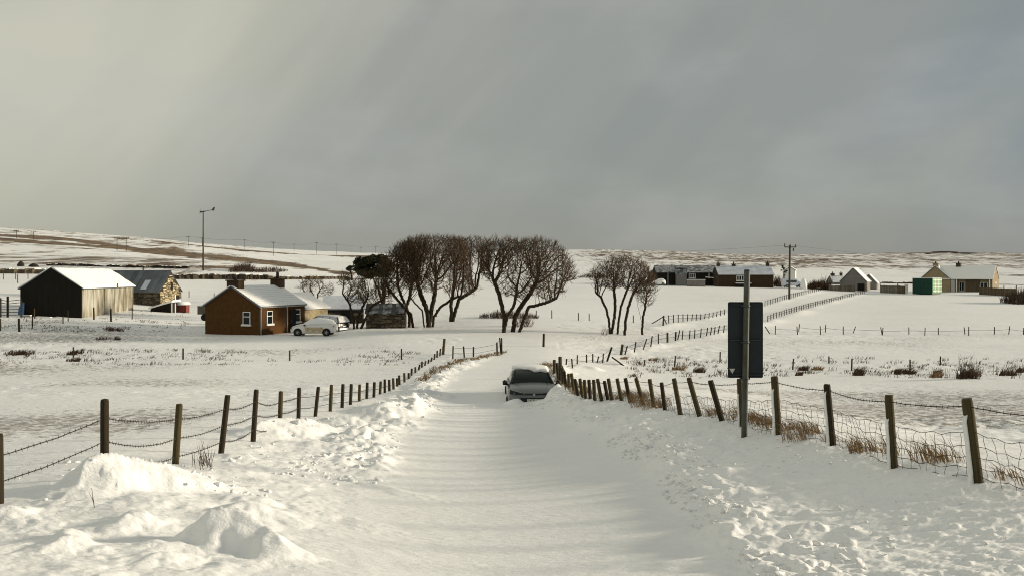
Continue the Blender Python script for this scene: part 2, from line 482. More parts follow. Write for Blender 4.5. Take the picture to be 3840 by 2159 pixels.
def snow_ground_material():
    m = bpy.data.materials.new('snow_ground'); m.use_nodes = True
    nt = m.node_tree; N = nt.nodes; Lk = nt.links; b = N['Principled BSDF']
    b.inputs['Roughness'].default_value = .62; b.inputs['Specular IOR Level'].default_value = .25
    geo = N.new('ShaderNodeNewGeometry')
    def noise(scale, det, st=(1, 1, 1), rough=.6):
        mp = N.new('ShaderNodeMapping'); mp.inputs['Scale'].default_value = st
        Lk.new(geo.outputs['Position'], mp.inputs[0])
        n = N.new('ShaderNodeTexNoise'); n.inputs['Scale'].default_value = scale; n.inputs['Detail'].default_value = det; n.inputs['Roughness'].default_value = rough
        Lk.new(mp.outputs[0], n.inputs['Vector'])
        return n
    def rng(src, a, b_, c=0., d=1.):
        r = N.new('ShaderNodeMapRange'); r.inputs['From Min'].default_value = a; r.inputs['From Max'].default_value = b_
        r.inputs['To Min'].default_value = c; r.inputs['To Max'].default_value = d
        Lk.new(src, r.inputs[0]); return r.outputs[0]
    def math_(op, a, b_):
        n = N.new('ShaderNodeMath'); n.operation = op
        for i, v in enumerate((a, b_)):
            if isinstance(v, (int, float)): n.inputs[i].default_value = v
            else: Lk.new(v, n.inputs[i])
        return n.outputs[0]
    def mix(f, a, b_):
        n = N.new('ShaderNodeMix'); n.data_type = 'RGBA'
        Lk.new(f, n.inputs['Factor'])
        for k, v in (('A', a), ('B', b_)):
            if isinstance(v, tuple): n.inputs[k].default_value = (*v, 1)
            else: Lk.new(v, n.inputs[k])
        return n.outputs['Result']
    tint = noise(.25, 4, (1, 1.5, 1))
    snow = mix(rng(tint.outputs['Fac'], .35, .65), (.82, .83, .83), (.865, .87, .865))
    # bare heather and grass showing where the wind has swept the hill (mask painted per vertex from the land's own shape)
    at = N.new('ShaderNodeAttribute'); at.attribute_name = 'heath'
    hn = noise(.13, 9, (1, .22, 1), .75)
    hf = rng(math_('ADD', at.outputs['Fac'], math_('MULTIPLY', math_('SUBTRACT', hn.outputs['Fac'], .5), 1.9)), .42, .60)
    hc = noise(.3, 5, (1, .3, 1))
    heath = mix(rng(hc.outputs['Fac'], .4, .6), (.06, .036, .018), (.20, .125, .055))
    c = mix(hf, snow, heath)
    # bits of grass poking through the pasture
    at2 = N.new('ShaderNodeAttribute'); at2.attribute_name = 'stubble'
    sn = noise(4.2, 7, (1, .75, 1), .74)
    sf = rng(math_('ADD', math_('MULTIPLY', at2.outputs['Fac'], .22), sn.outputs['Fac']), .66, .76, 0, .8)
    c = mix(sf, c, (.16, .125, .09))
    Lk.new(c, b.inputs['Base Color'])
    g1 = noise(38, 5, (1, 1, 1), .7); g2 = noise(5, 5, (1, 2.2, 1), .6)
    hsum = math_('ADD', math_('MULTIPLY', g1.outputs['Fac'], .16), g2.outputs['Fac'])
    bp = N.new('ShaderNodeBump'); bp.inputs['Strength'].default_value = .6; bp.inputs['Distance'].default_value = .045
    Lk.new(hsum, bp.inputs['Height']); Lk.new(bp.outputs[0], b.inputs['Normal'])
    return m
M_GROUND = snow_ground_material()

# ------------------------------------------------------------------ ground mesh
def band(px, py, line, half):
    xs = [p[0] for p in line]; ys = [p[1] for p in line]
    return np.exp(-((py - np.interp(px, xs, ys)) / half) ** 2) * sstep(xs[0] - 30, xs[0] + 10, px) * sstep(xs[-1] + 60, xs[-1] - 30, px)

def heath_mask(x, y, z):
    """0..1 where the wind has bared the heather; follows the dykes and terraces of the hills"""
    px = CX + F * x / np.maximum(y, 1); py = HY + F * (CZ - base(x, y)) / np.maximum(y, 1)
    m = np.zeros_like(x)
    for line, half, k in [
        ([(-400,580),(0,592),(150,600),(250,612),(330,628),(480,641),(600,652),(720,664),(880,690)], 6.5, .95),
        ([(-400,592),(0,604),(120,612),(300,626),(460,634)], 5.0, .85),
        ([(380,610),(480,617),(620,632),(800,642),(1100,650)], 2.8, .8),
        ([(-400,676),(0,681),(110,684),(200,686)], 4.0, .7),
        ([(430,694),(560,698),(700,700),(870,702),(1000,702)], 4.0, .52),
        ([(0,660),(200,662),(500,672),(800,680)], 2.0, .52),
        ([(0,640),(200,646),(400,654),(600,668)], 2.0, .50),
        ([(1400,646),(1700,650),(1900,660),(2200,650),(2400,655)], 5.0, .30),
        ([(1700,668),(1850,674),(2000,668)], 6.0, .45),
        ([(1940,664),(2100,660),(2330,650)], 3.5, .62),
        ([(2300,637),(2400,635),(2450,637)], 2.0, 1.0),
        ([(2250,688),(2350,686),(2480,690)], 4.0, .4),
        ([(2480,690),(2600,694)], 6.0, .55),
        ([(2200,709),(2400,712),(2600,714)], 7.0, .42),
        ([(1400,629),(1600,633),(1800,641)], 1.6, .5),
    ]:
        m = np.maximum(m, k * band(px, py, line, half))
    m = np.where(y > 135, m, 0)
    m = np.maximum(m, sstep(330, 800, y) * sstep(1350, 1500, px) * (.54 + .50 * (fbm(x * .004, y * .010, 301, 3))))
    m = np.maximum(m, sstep(150, 190, y) * sstep(900, 500, px) * (.42 + .44 * fbm(x * .012, y * .05, 303, 3)))
    m = np.maximum(m, sstep(600, 1000, y) * .33)
    return np.clip(m, 0, 1)

def build_ground():
    us = np.concatenate([np.linspace(-1.5, -.66, 34)[:-1], np.linspace(-.66, .66, 720), np.linspace(.66, 1.5, 34)[1:]])
    ys = np.concatenate([np.linspace(-45, 2, 22)[:-1], np.linspace(2, 5, 30)[:-1], np.exp(np.linspace(math.log(5), math.log(110), 760))[:-1],
                         np.exp(np.linspace(math.log(110), math.log(2900), 230))])
    U, Y = np.meshgrid(us, ys)
    W = np.sqrt(Y ** 2 + 6.0)
    X = U * W
    sh = X.shape
    x = X.ravel(); y = Y.ravel()
    z = ground(x, y)
    GRID.update(us=us, ys=ys, Z=z.reshape(sh))
    nu, ny = len(us), len(ys)
    heath = heath_mask(x, y, z)
    dR, _ = seg_dist(x, y, FENCE_R); dF, _ = seg_dist(x, y, FENCE_L)
    st = np.maximum(sstep(-1, -3, dR), sstep(1, 3, dF)) * sstep(14, 22, y) * sstep(120, 62, y)
    px = CX + F * x / np.maximum(y, 1)
    pat = np.clip(fbm(x * .06, y * .10, 201, 3) * 3 + .5, 0, 1)
    st = st * pat * sstep(.0, .3, np.abs(px - 1288) / 900)
    idx = np.arange(nu * ny).reshape(ny, nu)
    q = np.stack([idx[:-1, :-1], idx[:-1, 1:], idx[1:, 1:], idx[1:, :-1]], -1).reshape(-1, 4)
    cx = x[q].mean(1); cy = y[q].mean(1)
    dE, _ = seg_dist(cx, cy, EDGE_R); dL, _ = seg_dist(cx, cy, EDGE_L)
    road = (dE > 0) & (dL < 0) & (cy < 62) & (cy > -1) & (np.abs(cx) < 12)
    dA, _ = seg_dist(cx, cy, TRACK_A); dB, _ = seg_dist(cx, cy, TRACK_B)
    road |= (dA < -.6) & (dB > .6) & (cy > 62) & (cy < 178)
    hill = (cy > 215)
    # smooth normals of the whole sheet, so that the borders between its pieces do not show
    V = np.stack([x, y, z], -1)
    a = V[q[:, 2]] - V[q[:, 0]]; b = V[q[:, 3]] - V[q[:, 1]]
    fn = np.cross(a, b)
    vn = np.zeros_like(V)
    for k in range(4):
        for c in range(3):
            vn[:, c] += np.bincount(q[:, k], fn[:, c], minlength=len(V))
    vn /= np.linalg.norm(vn, axis=1, keepdims=True) + 1e-12
    for name, sel in (('snow_field', ~road & ~hill), ('snowy_road', road & ~hill), ('hills', hill)):
        f = q[sel]
        used = np.unique(f); remap = np.full(len(V), -1); remap[used] = np.arange(len(used))
        f = remap[f]
        me = bpy.data.meshes.new(name)
        me.vertices.add(len(used)); me.vertices.foreach_set('co', V[used].ravel().astype(np.float32))
        me.loops.add(f.size); me.loops.foreach_set('vertex_index', f.ravel().astype(np.int32))
        me.polygons.add(len(f)); me.polygons.foreach_set('loop_start', (np.arange(len(f)) * 4).astype(np.int32))
        me.polygons.foreach_set('use_smooth', np.ones(len(f), bool))
        me.update(calc_edges=True)
        for an, av in (('heath', heath), ('stubble', st)):
            at = me.attributes.new(an, 'FLOAT', 'POINT'); at.data.foreach_set('value', av[used].astype(np.float32))
        me.normals_split_custom_set_from_vertices(vn[used])
        me.materials.append(M_GROUND)
        o = bpy.data.objects.new(name, me); COL.objects.link(o); o['kind'] = 'structure'
build_ground()

# ------------------------------------------------------------------ builders
class MB:
    """collects vertices and faces of ONE mesh"""
    def __init__(s): s.v = []; s.f = []
    def add(s, vs, fs):
        k = len(s.v); s.v.extend([tuple(p) for p in vs]); s.f.extend([tuple(i + k for i in f) for f in fs])
        return s
    def box(s, c, d, rot=None):
        x, y, z = [q / 2 for q in d]
        vs = [Vector(p) for p in ((-x,-y,-z),(x,-y,-z),(x,y,-z),(-x,y,-z),(-x,-y,z),(x,-y,z),(x,y,z),(-x,y,z))]
        if rot is not None: vs = [rot @ p for p in vs]
        c = Vector(c)
        return s.add([p + c for p in vs], [(0,3,2,1),(4,5,6,7),(0,1,5,4),(1,2,6,5),(2,3,7,6),(3,0,4,7)])
    def tube(s, P, R, n=6, cap=True, roll=0.):
        P = [Vector(p) for p in P]
        if not hasattr(R, '__len__'): R = [R] * len(P)
        k = len(s.v); ref = None
        for i, p in enumerate(P):
            t = (P[min(i + 1, len(P) - 1)] - P[max(i - 1, 0)])
            if t.length < 1e-9: t = Vector((0, 0, 1))
            t.normalize()
            if ref is None: ref = Vector((1, 0, 0)) if abs(t.x) < .8 else Vector((0, 1, 0))
            a = (ref - t * ref.dot(t)).normalized(); ref = a; b = t.cross(a)
            for j in range(n):
                w = 2 * math.pi * j / n + roll
                s.v.append(tuple(p + (a * math.cos(w) + b * math.sin(w)) * R[i]))
        for i in range(len(P) - 1):
            for j in range(n):
                s.f.append((k + i * n + j, k + i * n + (j + 1) % n, k + (i + 1) * n + (j + 1) % n, k + (i + 1) * n + j))
        if cap:
            s.f.append(tuple(k + j for j in range(n))[::-1]); s.f.append(tuple(k + (len(P) - 1) * n + j for j in range(n)))
        return s
    def loft(s, rings, close=True, cap=True):
        k = len(s.v); n = len(rings[0])
        for r in rings: s.v.extend([tuple(p) for p in r])
        for i in range(len(rings) - 1):
            for j in range(n if close else n - 1):
                s.f.append((k + i * n + j, k + i * n + (j + 1) % n, k + (i + 1) * n + (j + 1) % n, k + (i + 1) * n + j))
        if cap and close:
            s.f.append(tuple(k + j for j in range(n))[::-1]); s.f.append(tuple(k + (len(rings) - 1) * n + j for j in range(n)))
        return s
    def build(s, name, m, parent=None, smooth=False, loc=None, M=None, label=None):
        vs = s.v
        if M is not None: vs = [tuple(M @ Vector(p)) for p in vs]
        if loc is not None: vs = [(p[0] - loc[0], p[1] - loc[1], p[2] - loc[2]) for p in vs]
        me = bpy.data.meshes.new(name); me.from_pydata(vs, [], s.f)
        if smooth: me.polygons.foreach_set('use_smooth', [True] * len(s.f))
        me.materials.append(m); me.update()
        o = bpy.data.objects.new(name, me); COL.objects.link(o)
        if parent is not None: o.parent = parent
        if label: o['label'] = label
        return o
def tag(o, label, cat, group=None, kind=None):
    o['label'] = label; o['category'] = cat
    if group: o['group'] = group
    if kind: o['kind'] = kind
    return o
def empty(name, loc, rz=0., label=None, cat=None, group=None):
    o = bpy.data.objects.new(name, None); COL.objects.link(o); o.empty_display_size = .2
    o.location = loc; o.rotation_euler = (0, 0, rz)
    if label: tag(o, label, cat, group)
    return o
def clone(o, parent=None, **kw):
    c = o.copy(); COL.objects.link(c)
    if parent is not None: c.parent = parent
    return c
R = random.Random(4)
def vary(m, lo=.6, hi=1.5):
    """each stone or board gets its own tone"""
    nt = m.node_tree; b = nt.nodes['Principled BSDF']; src = b.inputs['Base Color'].links[0].from_socket
    oi = nt.nodes.new('ShaderNodeObjectInfo'); r = nt.nodes.new('ShaderNodeMapRange'); r.inputs['To Min'].default_value = lo; r.inputs['To Max'].default_value = hi
    nt.links.new(oi.outputs['Random'], r.inputs[0])
    v = nt.nodes.new('ShaderNodeVectorMath'); v.operation = 'SCALE'; nt.links.new(src, v.inputs[0]); nt.links.new(r.outputs[0], v.inputs['Scale'])
    nt.links.new(v.outputs[0], b.inputs['Base Color'])
def W(px, py, d):
    """world point seen at a place in the picture, d metres away along y"""
    return Vector(((px - CX) / F * d, d, CZ - (py - HY) / F * d))

# ------------------------------------------------------------------ palette
m_post = mat('weathered_post', (.016,.012,.006), .95, col2=(.05,.037,.019), noise_scale=9, bump=.5, stretch=(1,1,.12))
m_post2 = mat('mossy_post', (.035,.029,.011), .95, col2=(.095,.073,.033), noise_scale=9, bump=.5, stretch=(1,1,.12))
m_wire = mat('rusty_wire', (.035,.027,.022), .8)
m_snow = mat('snow', (.85,.855,.85), .65, col2=(.81,.815,.81), noise_scale=2, bump=.25)
m_crust = mat('wind_packed_snow', (.84,.845,.84), .7, col2=(.76,.765,.765), noise_scale=14, bump=.6)
m_snow_thin_shaded = mat('thin_and_shaded_snow', (.66,.69,.75), .7, col2=(.50,.54,.60), noise_scale=.8, bump=.2, stretch=(1,1,1))  # blue-grey: real thin snow, and shade put into roof colour
m_snow_patchy = mat('patchy_snow', (.42,.44,.46), .8, col2=(.05,.05,.05), noise_scale=1.6, bump=.2)
m_harl = mat('brown_harling', (.094,.040,.0075), .95, col2=(.062,.027,.005), noise_scale=3.0, bump=.3)
m_harl_dk = mat('dark_harling', (.055,.034,.018), .95, col2=(.042,.026,.013), noise_scale=2, bump=.3)
m_beige = mat('beige_render', (.30,.24,.145), .95, col2=(.26,.205,.125), noise_scale=1.5, bump=.15)
m_grey_r = mat('grey_render', (.22,.21,.19), .95, col2=(.17,.16,.15), noise_scale=1.5, bump=.15)
m_pale_r = mat('pale_render', (.45,.44,.42), .95, col2=(.38,.37,.36), noise_scale=1.5)
m_black = mat('tarred_boards', (.009,.0075,.005), .95, col2=(.015,.012,.007), noise_scale=1.2, stretch=(3,3,.5))
m_sheet = mat('stained_cement_sheet', (.40,.385,.33), .9, col2=(.13,.112,.065), noise_scale=.75, bump=.15, stretch=(1.2,1.6,.42))
m_slate = mat('grey_roof_sheet', (.085,.10,.115), .65, col2=(.13,.145,.16), noise_scale=1.0, bump=.1, stretch=(1,1,.3))
m_stone = mat('old_stone', (.13,.105,.065), .95, col2=(.06,.05,.035), noise_scale=4, bump=.6)
m_stone_l = mat('light_stone', (.40,.34,.22), .95, col2=(.27,.22,.13), noise_scale=4, bump=.6)
m_joint = mat('stone_joint', (.035,.03,.022), 1.0)
m_white = mat('white_paint', (.78,.77,.73), .5)
m_glass = mat('window_glass', (.006,.012,.012), .12, spec=.22)
m_dark = mat('dark_interior', (.012,.011,.010), .95)
m_pot = mat('chimney_pot', (.06,.045,.04), .9)
m_bark = mat('bark', (.040,.029,.015), .95, col2=(.02,.015,.009), noise_scale=5, bump=.4)
m_twig = mat('twigs', (.068,.042,.023), .95)
m_twig2 = mat('reddish_twigs', (.060,.038,.024), .95)
m_ever = mat('dark_evergreen', (.022,.026,.014), .9, col2=(.05,.05,.022), noise_scale=2)
m_grass = mat('dead_grass', (.40,.28,.145), .95, col2=(.17,.10,.05), noise_scale=6)
m_rush = mat('dark_rushes', (.11,.062,.030), .95, col2=(.05,.032,.020), noise_scale=5)
m_steel = mat('galvanised_steel', (.085,.098,.092), .6, metallic=.3, col2=(.055,.048,.028), noise_scale=7, bump=.2, stretch=(1,1,.35))
m_sign = mat('sign_back', (.012,.019,.021), .55, col2=(.017,.025,.027), noise_scale=3)
m_rail = mat('sign_rail', (.05,.06,.06), .5, metallic=.4)
m_tri = mat('white_sticker', (.55,.55,.54), .5)
m_pole = mat('pole_timber', (.09,.075,.055), .9, col2=(.05,.042,.032), noise_scale=4, stretch=(1,1,.2))
m_bluegrey = mat('turbine_grey', (.06,.07,.09), .6)
m_green = mat('green_container', (.004,.052,.032), .6, col2=(.005,.036,.024), noise_scale=2)
m_green_sunlit = mat('sunlit_green', (.10,.33,.10), .5)  # container green with sunlight put into the colour
m_red = mat('red_paint', (.19,.035,.024), .7, col2=(.12,.03,.022), noise_scale=3)
m_brownwood = mat('brown_fence_boards', (.11,.082,.05), .9, col2=(.07,.055,.035), noise_scale=2, stretch=(1,1,.3))
m_greywood = mat('grey_fence_boards', (.15,.13,.10), .9, col2=(.09,.08,.06), noise_scale=2, stretch=(1,1,.3))
m_tyre = mat('tyre_rubber', (.018,.018,.018), .9)
m_rim = mat('alloy_rim', (.35,.37,.36), .35, metallic=.8)
m_car_silver = mat('grey_green_car_paint', (.135,.150,.150), .34, metallic=.4, coat=.3)
m_car_white = mat('white_car_paint', (.72,.71,.67), .4, coat=.3)
m_car_mud = mat('mud_splashed_paint', (.60,.55,.43), .7, col2=(.36,.27,.14), noise_scale=2.2)
m_car_dark = mat('dark_car_paint', (.016,.016,.022), .3, coat=.4)
m_plastic = mat('black_plastic', (.012,.012,.014), .5)
m_lamp = mat('headlamp_glass', (.10,.11,.12), .1, spec=.7)
m_redlamp = mat('rear_lamp', (.18,.012,.012), .25)
m_plate = mat('number_plate', (.62,.62,.56), .5)
m_blue = mat('blue_tarpaulin', (.06,.16,.33), .6)

for m_ in (m_stone, m_stone_l): vary(m_, .35, 1.6)
for m_ in (m_greywood, m_brownwood, m_slate): vary(m_, .7, 1.3)

# ------------------------------------------------------------------ fences
_post_meshes = {}
def post_mesh(kind, m):
    """unit high round or square post, a little uneven, slightly domed top"""
    key = (kind, m.name)
    if key in _post_meshes: return _post_meshes[key]
    r = random.Random(hash(kind) % 100 if isinstance(kind, int) else 3)
    r = random.Random(kind * 7 + 1)
    b = MB(); n = 9
    rings = []
    for t, k in ((0, 1.06), (.2, 1.03), (.5, 1.0), (.8, .99), (.975, .97), (1.0, .86)):
        rings.append([(math.cos(2 * math.pi * j / n) * k * (1 + .05 * math.sin(j * 2.3 + kind)), math.sin(2 * math.pi * j / n) * k * (1 + .05 * math.cos(j * 1.7 + kind)), t + (.004 * math.sin(j * 2 + kind) if t > .9 else 0)) for j in range(n)])
    b.loft(rings)
    me = bpy.data.meshes.new('post'); me.from_pydata(b.v, [], b.f); me.polygons.foreach_set('use_smooth', [len(f) == 4 for f in b.f])
    me.materials.append(m); me.update()
    _post_meshes[key] = me
    return me
def place_post(parent, org, top, bot, rad, kind=0, m=None, bury=.35, name='post', label=None):
    """a post from bottom point to top point"""
    d = (top - bot); L = d.length; u = d.normalized()
    o = bpy.data.objects.new(name, post_mesh(kind % 4, m or m_post)); COL.objects.link(o)
    o.parent = parent
    o.location = bot - u * bury - org
    q = Vector((0, 0, 1)).rotation_difference(u)
    o.rotation_mode = 'QUATERNION'; o.rotation_quaternion = q
    o.scale = (rad, rad, L + bury)
    if label: o['label'] = label
    return o
def wire(b, A, Bp, sag=.02, r=.004, seg=7, barbs=0, jit=.004):
    P = []
    for i in range(seg + 1):
        t = i / seg
        p = A.lerp(Bp, t); p = p + Vector((R.uniform(-jit, jit), 0, -4 * sag * t * (1 - t) + R.uniform(-jit, jit)))
        P.append(p)
    b.tube(P, r, 4, cap=False)
    for k in range(barbs):
        t = (k + .5) / barbs; i = min(int(t * seg), seg - 1); f = t * seg - i
        p = P[i].lerp(P[i + 1], f)
        for s in (-1, 1):
            d = Vector((R.uniform(-.6, .6), R.uniform(-.4, .4), s)).normalized() * r * 4.2
            b.tube([p - d * .3, p + d], [r * .9, r * .35], 3, cap=False)

def fence(name, label, posts, rad, m, wires=(), sag=.02, wr=.004, barbs=None, net=None, ds=None, snowy=None, group=None, pname='post'):
    """posts: (xtop,ytop,xbase,ybase[,radius scale]) in picture units; each stands where its foot meets the ground"""
    P = []
    for i, p in enumerate(posts):
        if ds is not None and ds[i]: d = ds[i]; u = (p[2] - CX) / F; x = u * d
        else: x, d = hit(p[2], p[3], coarse)
        bot = W(p[2], p[3], d); g = gz(bot.x, d)
        if abs(g - bot.z) < .5: bz = min(g, bot.z)
        else: bz = g
        top = W(p[0], p[1], d)
        bot = Vector((bot.x, d, bz))
        P.append((top, bot, p[4] if len(p) > 4 else 1.))
    org = Vector(P[0][1])
    e = empty(name, org, 0, label, 'fence', group)
    for i, (t, b, k) in enumerate(P):
        place_post(e, org, t, b, rad * k, i, m if i % 3 else (m_post2 if m is m_post else m_post), name=pname)
        if snowy and i < snowy:
            # snow blown against the weather side of the post
            L = (t - b).length; u = (t - b).normalized(); bb = MB(); rr = rad * k
            rings = []
            for j in range(9):
                q = j / 8
                c = b - Vector((0, 0, .1)) + u * (L * (.92 - .1 * (i % 3)) + .1) * q
                g_ = (.06 + .06 * math.sin(j * 1.9 + i) + .8 * (1 - q) ** 5) * rr * (1 - .7 * q ** 6); rings.append([(c.x + rr * math.cos(a) * (1.0 if q < .97 else .96) - g_ * max(0, -math.cos(a)) - (.004 if q < .97 else -.02), c.y + rr * math.sin(a) - .002, c.z) for a in [math.radians(v_) for v_ in (140, 160, 178, 196, 212, 226)]] + [(c.x - rr * .1, c.y, c.z)])
            bb.loft(rings); bb.build('snow_crust', m_crust, e, smooth=True, loc=org)
    for h in wires:
        wb = MB()
        for i in range(len(P) - 1):
            (t0, b0, _), (t1, b1, _) = P[i], P[i + 1]
            if (t0 - t1).length > 9: continue
            A = t0 + (Vector((t0.x - b0.x, 0, 0)) * 0) - (t0 - b0).normalized() * h
            Bq = t1 - (t1 - b1).normalized() * h
            dist = min(A.y, Bq.y)
            nb = int((A - Bq).length / .09) if (barbs and dist < barbs) else 0
            wire(wb, A, Bq, sag * (A - Bq).length / 3 * R.uniform(.5, 1.5), wr * max(1, dist / 16) ** .5, 8, nb)
        if wb.v: wb.build('wire', m_wire, e, loc=org)
    if net:
        n_h, h0, h1, dmax = net
        vb = MB(); hb = [MB() for _ in range(n_h)]
        for i in range(len(P) - 1):
            (t0, b0, _), (t1, b1, _) = P[i], P[i + 1]
            if min(b0.y, b1.y) > dmax or (t0 - t1).length > 9: continue
            L = (t0 - t1).length; nv = max(3, int(L / .15))
            ph = R.random() * 6; sg = R.uniform(.02, .07)
            def pt(a, q):
                u0 = (t0 - b0).normalized(); u1 = (t1 - b1).normalized()
                A = t0 - u0 * (h0 + (h1 - h0) * q); Bq = t1 - u1 * (h0 + (h1 - h0) * q)
                p = A.lerp(Bq, a); env = 4 * a * (1 - a)
                p.z -= sg * env * (1 - .5 * q) ; p.x += .03 * env * math.sin(ph + q * 5 + a * 9); p.y += .02 * env * math.sin(ph * 2 + q * 7)
                p.z += .018 * env * math.sin(a * 23 + ph + q * 8)
                return p
            near = min(b0.y, b1.y)
            for k in range(n_h):
                q = (k / (n_h - 1)) ** .85
                hb[k].tube([pt(a / (nv * 2), q) for a in range(nv * 2 + 1)], wr * .62 * max(1, near / 14) ** .5, 4, cap=False)
            for j in range(1, nv):
                a = j / nv
                vb.tube([pt(a + .012 * math.sin(j * 3 + k2 * 1.9), (k2 / 8)) for k2 in range(9)], wr * .5 * max(1, near / 14) ** .5, 4, cap=False)
        for b_ in hb:
            if b_.v: b_.build('netting_strand', m_wire, e, loc=org)
        if vb.v:
            o = vb.build('netting_uprights', m_wire, e, loc=org); o['kind'] = 'stuff'
    return e, P

LEFT = [(-160,985,-165,1330),(-4,1090,-2,1290),(264,1003,264,1205),(452,1015,442,1168),(573,993,556,1143),(645,979,637,1098),(707,983,704,1075),(753,974,751,1056),(801,972,792,1058),
 (834,967,830,1056),(863,965,860,1042),(884,965,881,1036),(905,966,903,1027),(924,961,922,1019),(942,960,940,1011),(958,958,955,1009),(968,953,968,1002),(979,954,980,1003),
 (989,950,991,998),(999,950,1000,990),(1004,943,1006,986),(1017,937,1018,983),(1028,937,1028,978),(1036,926,1035,970),(1045,922,1044,959),(1056,916,1053,954),(1062,908,1061,947),
 (1071,907,1069,945),(1079,903,1077,938),(1087,898,1084,936),(1094,889,1090,922),(1100,881,1099,914),(1108,876,1105,912),(1118,851,1113,909,1.7)]
LD = [9.0,9.6,11.2,13.7,15.6,18.2,20.8,23.2,24.6,26.0,27.2,28.4,29.6,30.8,31.8,33.0,34.0,34.8,35.8,37.4,38,39.4,41,43,45,47,49,50.5,52,53.5,55,56.5,57.5,58.5]
fence('post_and_wire_fence', 'dark round posts with barbed wire along the left side of the snowy road', LEFT, .052, m_post, wires=(.24, .53, .82, 1.10), sag=.07, wr=.0062, barbs=21, ds=LD)
RIGHT = [(2640,1030,2690,1265),(2431.5,1002,2458.8,1211,1.15),(2235.3,992.5,2247.7,1175),(2079.7,965.5,2094,1119),(1948,946,1957.6,1092,1.15),(1860,951.7,1866,1070,1.0),(1786.5,956,1815.7,1056,1.05),
 (1732.4,949,1760,1046,1.05),(1695.4,951,1711.5,1041),(1663.7,961,1672.6,1030,.9),(1633.7,952.5,1644.8,1022),(1599.5,949.7,1618.4,1017),(1573,950,1585,1010),(1552,951,1563,1006),
 (1530,951,1539,1005),(1520,957,1529,1004),(1503,952,1513,1007),(1493,954,1496,1004),(1481,953.7,1484.7,1002),(1469.8,954,1473.7,1001),(1458.6,951,1465,998),(1445.9,952,1453.7,993),
 (1437.3,938,1442.5,981),(1430,939,1431.5,974),(1419,932.6,1424,972),(1413.8,924.8,1417.8,964),(1408.6,896,1410,959,1.3),(1400.8,911.8,1403.4,954),(1394.3,904,1394.3,938,1.4)]
fence('post_and_netting_fence', 'mossy leaning posts with sheep netting along the right verge beside the road sign', RIGHT, .056, m_post2, wires=(.09,), sag=.05, wr=.0058, barbs=19, net=(6, .38, 1.02, 34), snowy=6)
fence('corner_fence', 'short run of small posts on the snowbank behind the stuck car, bending right',
 [(1408,908,1420,934),(1425.5,901,1424,916),(1438,901,1440,925,.9),(1452.4,892,1452,915),(1475.5,890.5,1475.5,911),(1491,889,1491,910),(1506,895,1502,911),(1518,888,1516,911),(1539,872,1527,908,1.5)], .045, m_post, wires=(.1,.4), wr=.005)
fence('roadside_fence', 'low half-buried posts in dead grass at the bend, left of the road',
 [(1140,869,1139,902),(1166,870,1168,898),(1191,871,1191,896),(1250,860,1251,893,1.2),(1257,848,1260,890),(1262,849,1262,890)], .05, m_post, wires=(.12,.45), wr=.005)
B1 = [(1566,865,1562,891,1.9),(1578,869,1572,891),(1599.5,858.6,1595.6,885),(1627,851,1618,878),(1640.6,844,1637,871),(1656,838.6,1656,864),(1678.7,835,1679,860,1.8),(1700,833.6,1699,856,1.6),
 (1710,829.4,1704.6,854),(1717.6,830,1716,853),(1735.7,829.5,1734,852),(1748,828,1747,850),(1764,825,1762,848),(1780,823,1777,844),(1790,822,1787,842),(1799,821,1796,841),(1810,818,1806,838),(1822,817,1820,836),
 (1838,812,1835,831),(1850,809,1847,828),(1862,806,1860,824),(1875,804,1873,821),(1888,802,1886,818),(1903,799,1902,815),(1918,797,1917,812)]
fence('side_track_fence', 'near side line of posts climbing along the side track, left of the sign', B1, .05, m_post, wires=(.12,.45), wr=.006)
def interp_posts(a, b, n, h0, h1, lean=0, ymid=None):
    out = []
    for i in range(n):
        t = i / (n - 1); u = t ** .92
        x = a[0] + (b[0] - a[0]) * u; y = a[1] + (b[1] - a[1]) * (u ** .85)
        h = h0 + (h1 - h0) * u
        out.append((x + lean + R.uniform(-.6, .6), y - h + R.uniform(-.7, .7), x, y))
    return out
fence('side_track_fence', 'near side dense row of posts right of the sign, rising to the gabled garage',
 interp_posts((1931, 808), (2175, 738), 42, 15, 8), .05, m_post, wires=(.1,.35), wr=.010)
fence('side_track_fence', 'far side posts of the side track between the braced strainer post and sign',
 [(1669.6,793,1668,818,1.7),(1682,792,1682,812),(1694,790.5,1694,811),(1706,789.5,1706,810),(1718,789,1718,809),(1730,789,1729,807),(1742,789,1740,806),(1752,789,1751,805),(1763,789,1762,803),(1774,787.5,1772,801),
 (1784,786,1783,800),(1794,784.5,1793,798),(1804,782,1802,796),(1813,779,1812,794),(1823,777,1822,791)], .05, m_post, wires=(.12,.45), wr=.007)
fence('side_track_fence', 'far side dense row of posts right of the sign, ending below the farm hedge',
 interp_posts((1924, 770), (2064, 731), 26, 13, 9), .05, m_post, wires=(.1,), wr=.010)
# strainer braces
def brace(px0, py0, px1, py1, label, d=None):
    x, y = hit(px1, py1, coarse) if d is None else (None, d)
    A = W(px0, py0, y); Bq = W(px1, py1, y); 
    b = MB(); b.tube([A, A.lerp(Bq, .5), Bq + (Bq - A).normalized() * .3], [.05, .052, .05], 7)
    tag(b.build('fence_brace', m_post, None, loc=Bq), label, 'post').location = Bq
brace(1668, 796, 1640, 813, 'slanting timber brace left of the strainer post on the side track')
brace(1670, 800, 1677, 814, 'short slanting prop right of the strainer post on the side track')
brace(1539, 897, 1568, 918, 'fallen timber strut lying against the snowbank at the track corner')
brace(1924, 820, 1936, 838, 'slanting stay post just right of the road sign')
FL = [(-60,872,-60,899),(185,872,185,898),(461,875,461,903),(729,880,729,906),(1010,876,1010,903)]
fence('field_fence', 'widely spaced thin posts crossing the pasture in front of the brown cottage', FL, .05, m_post, wires=())
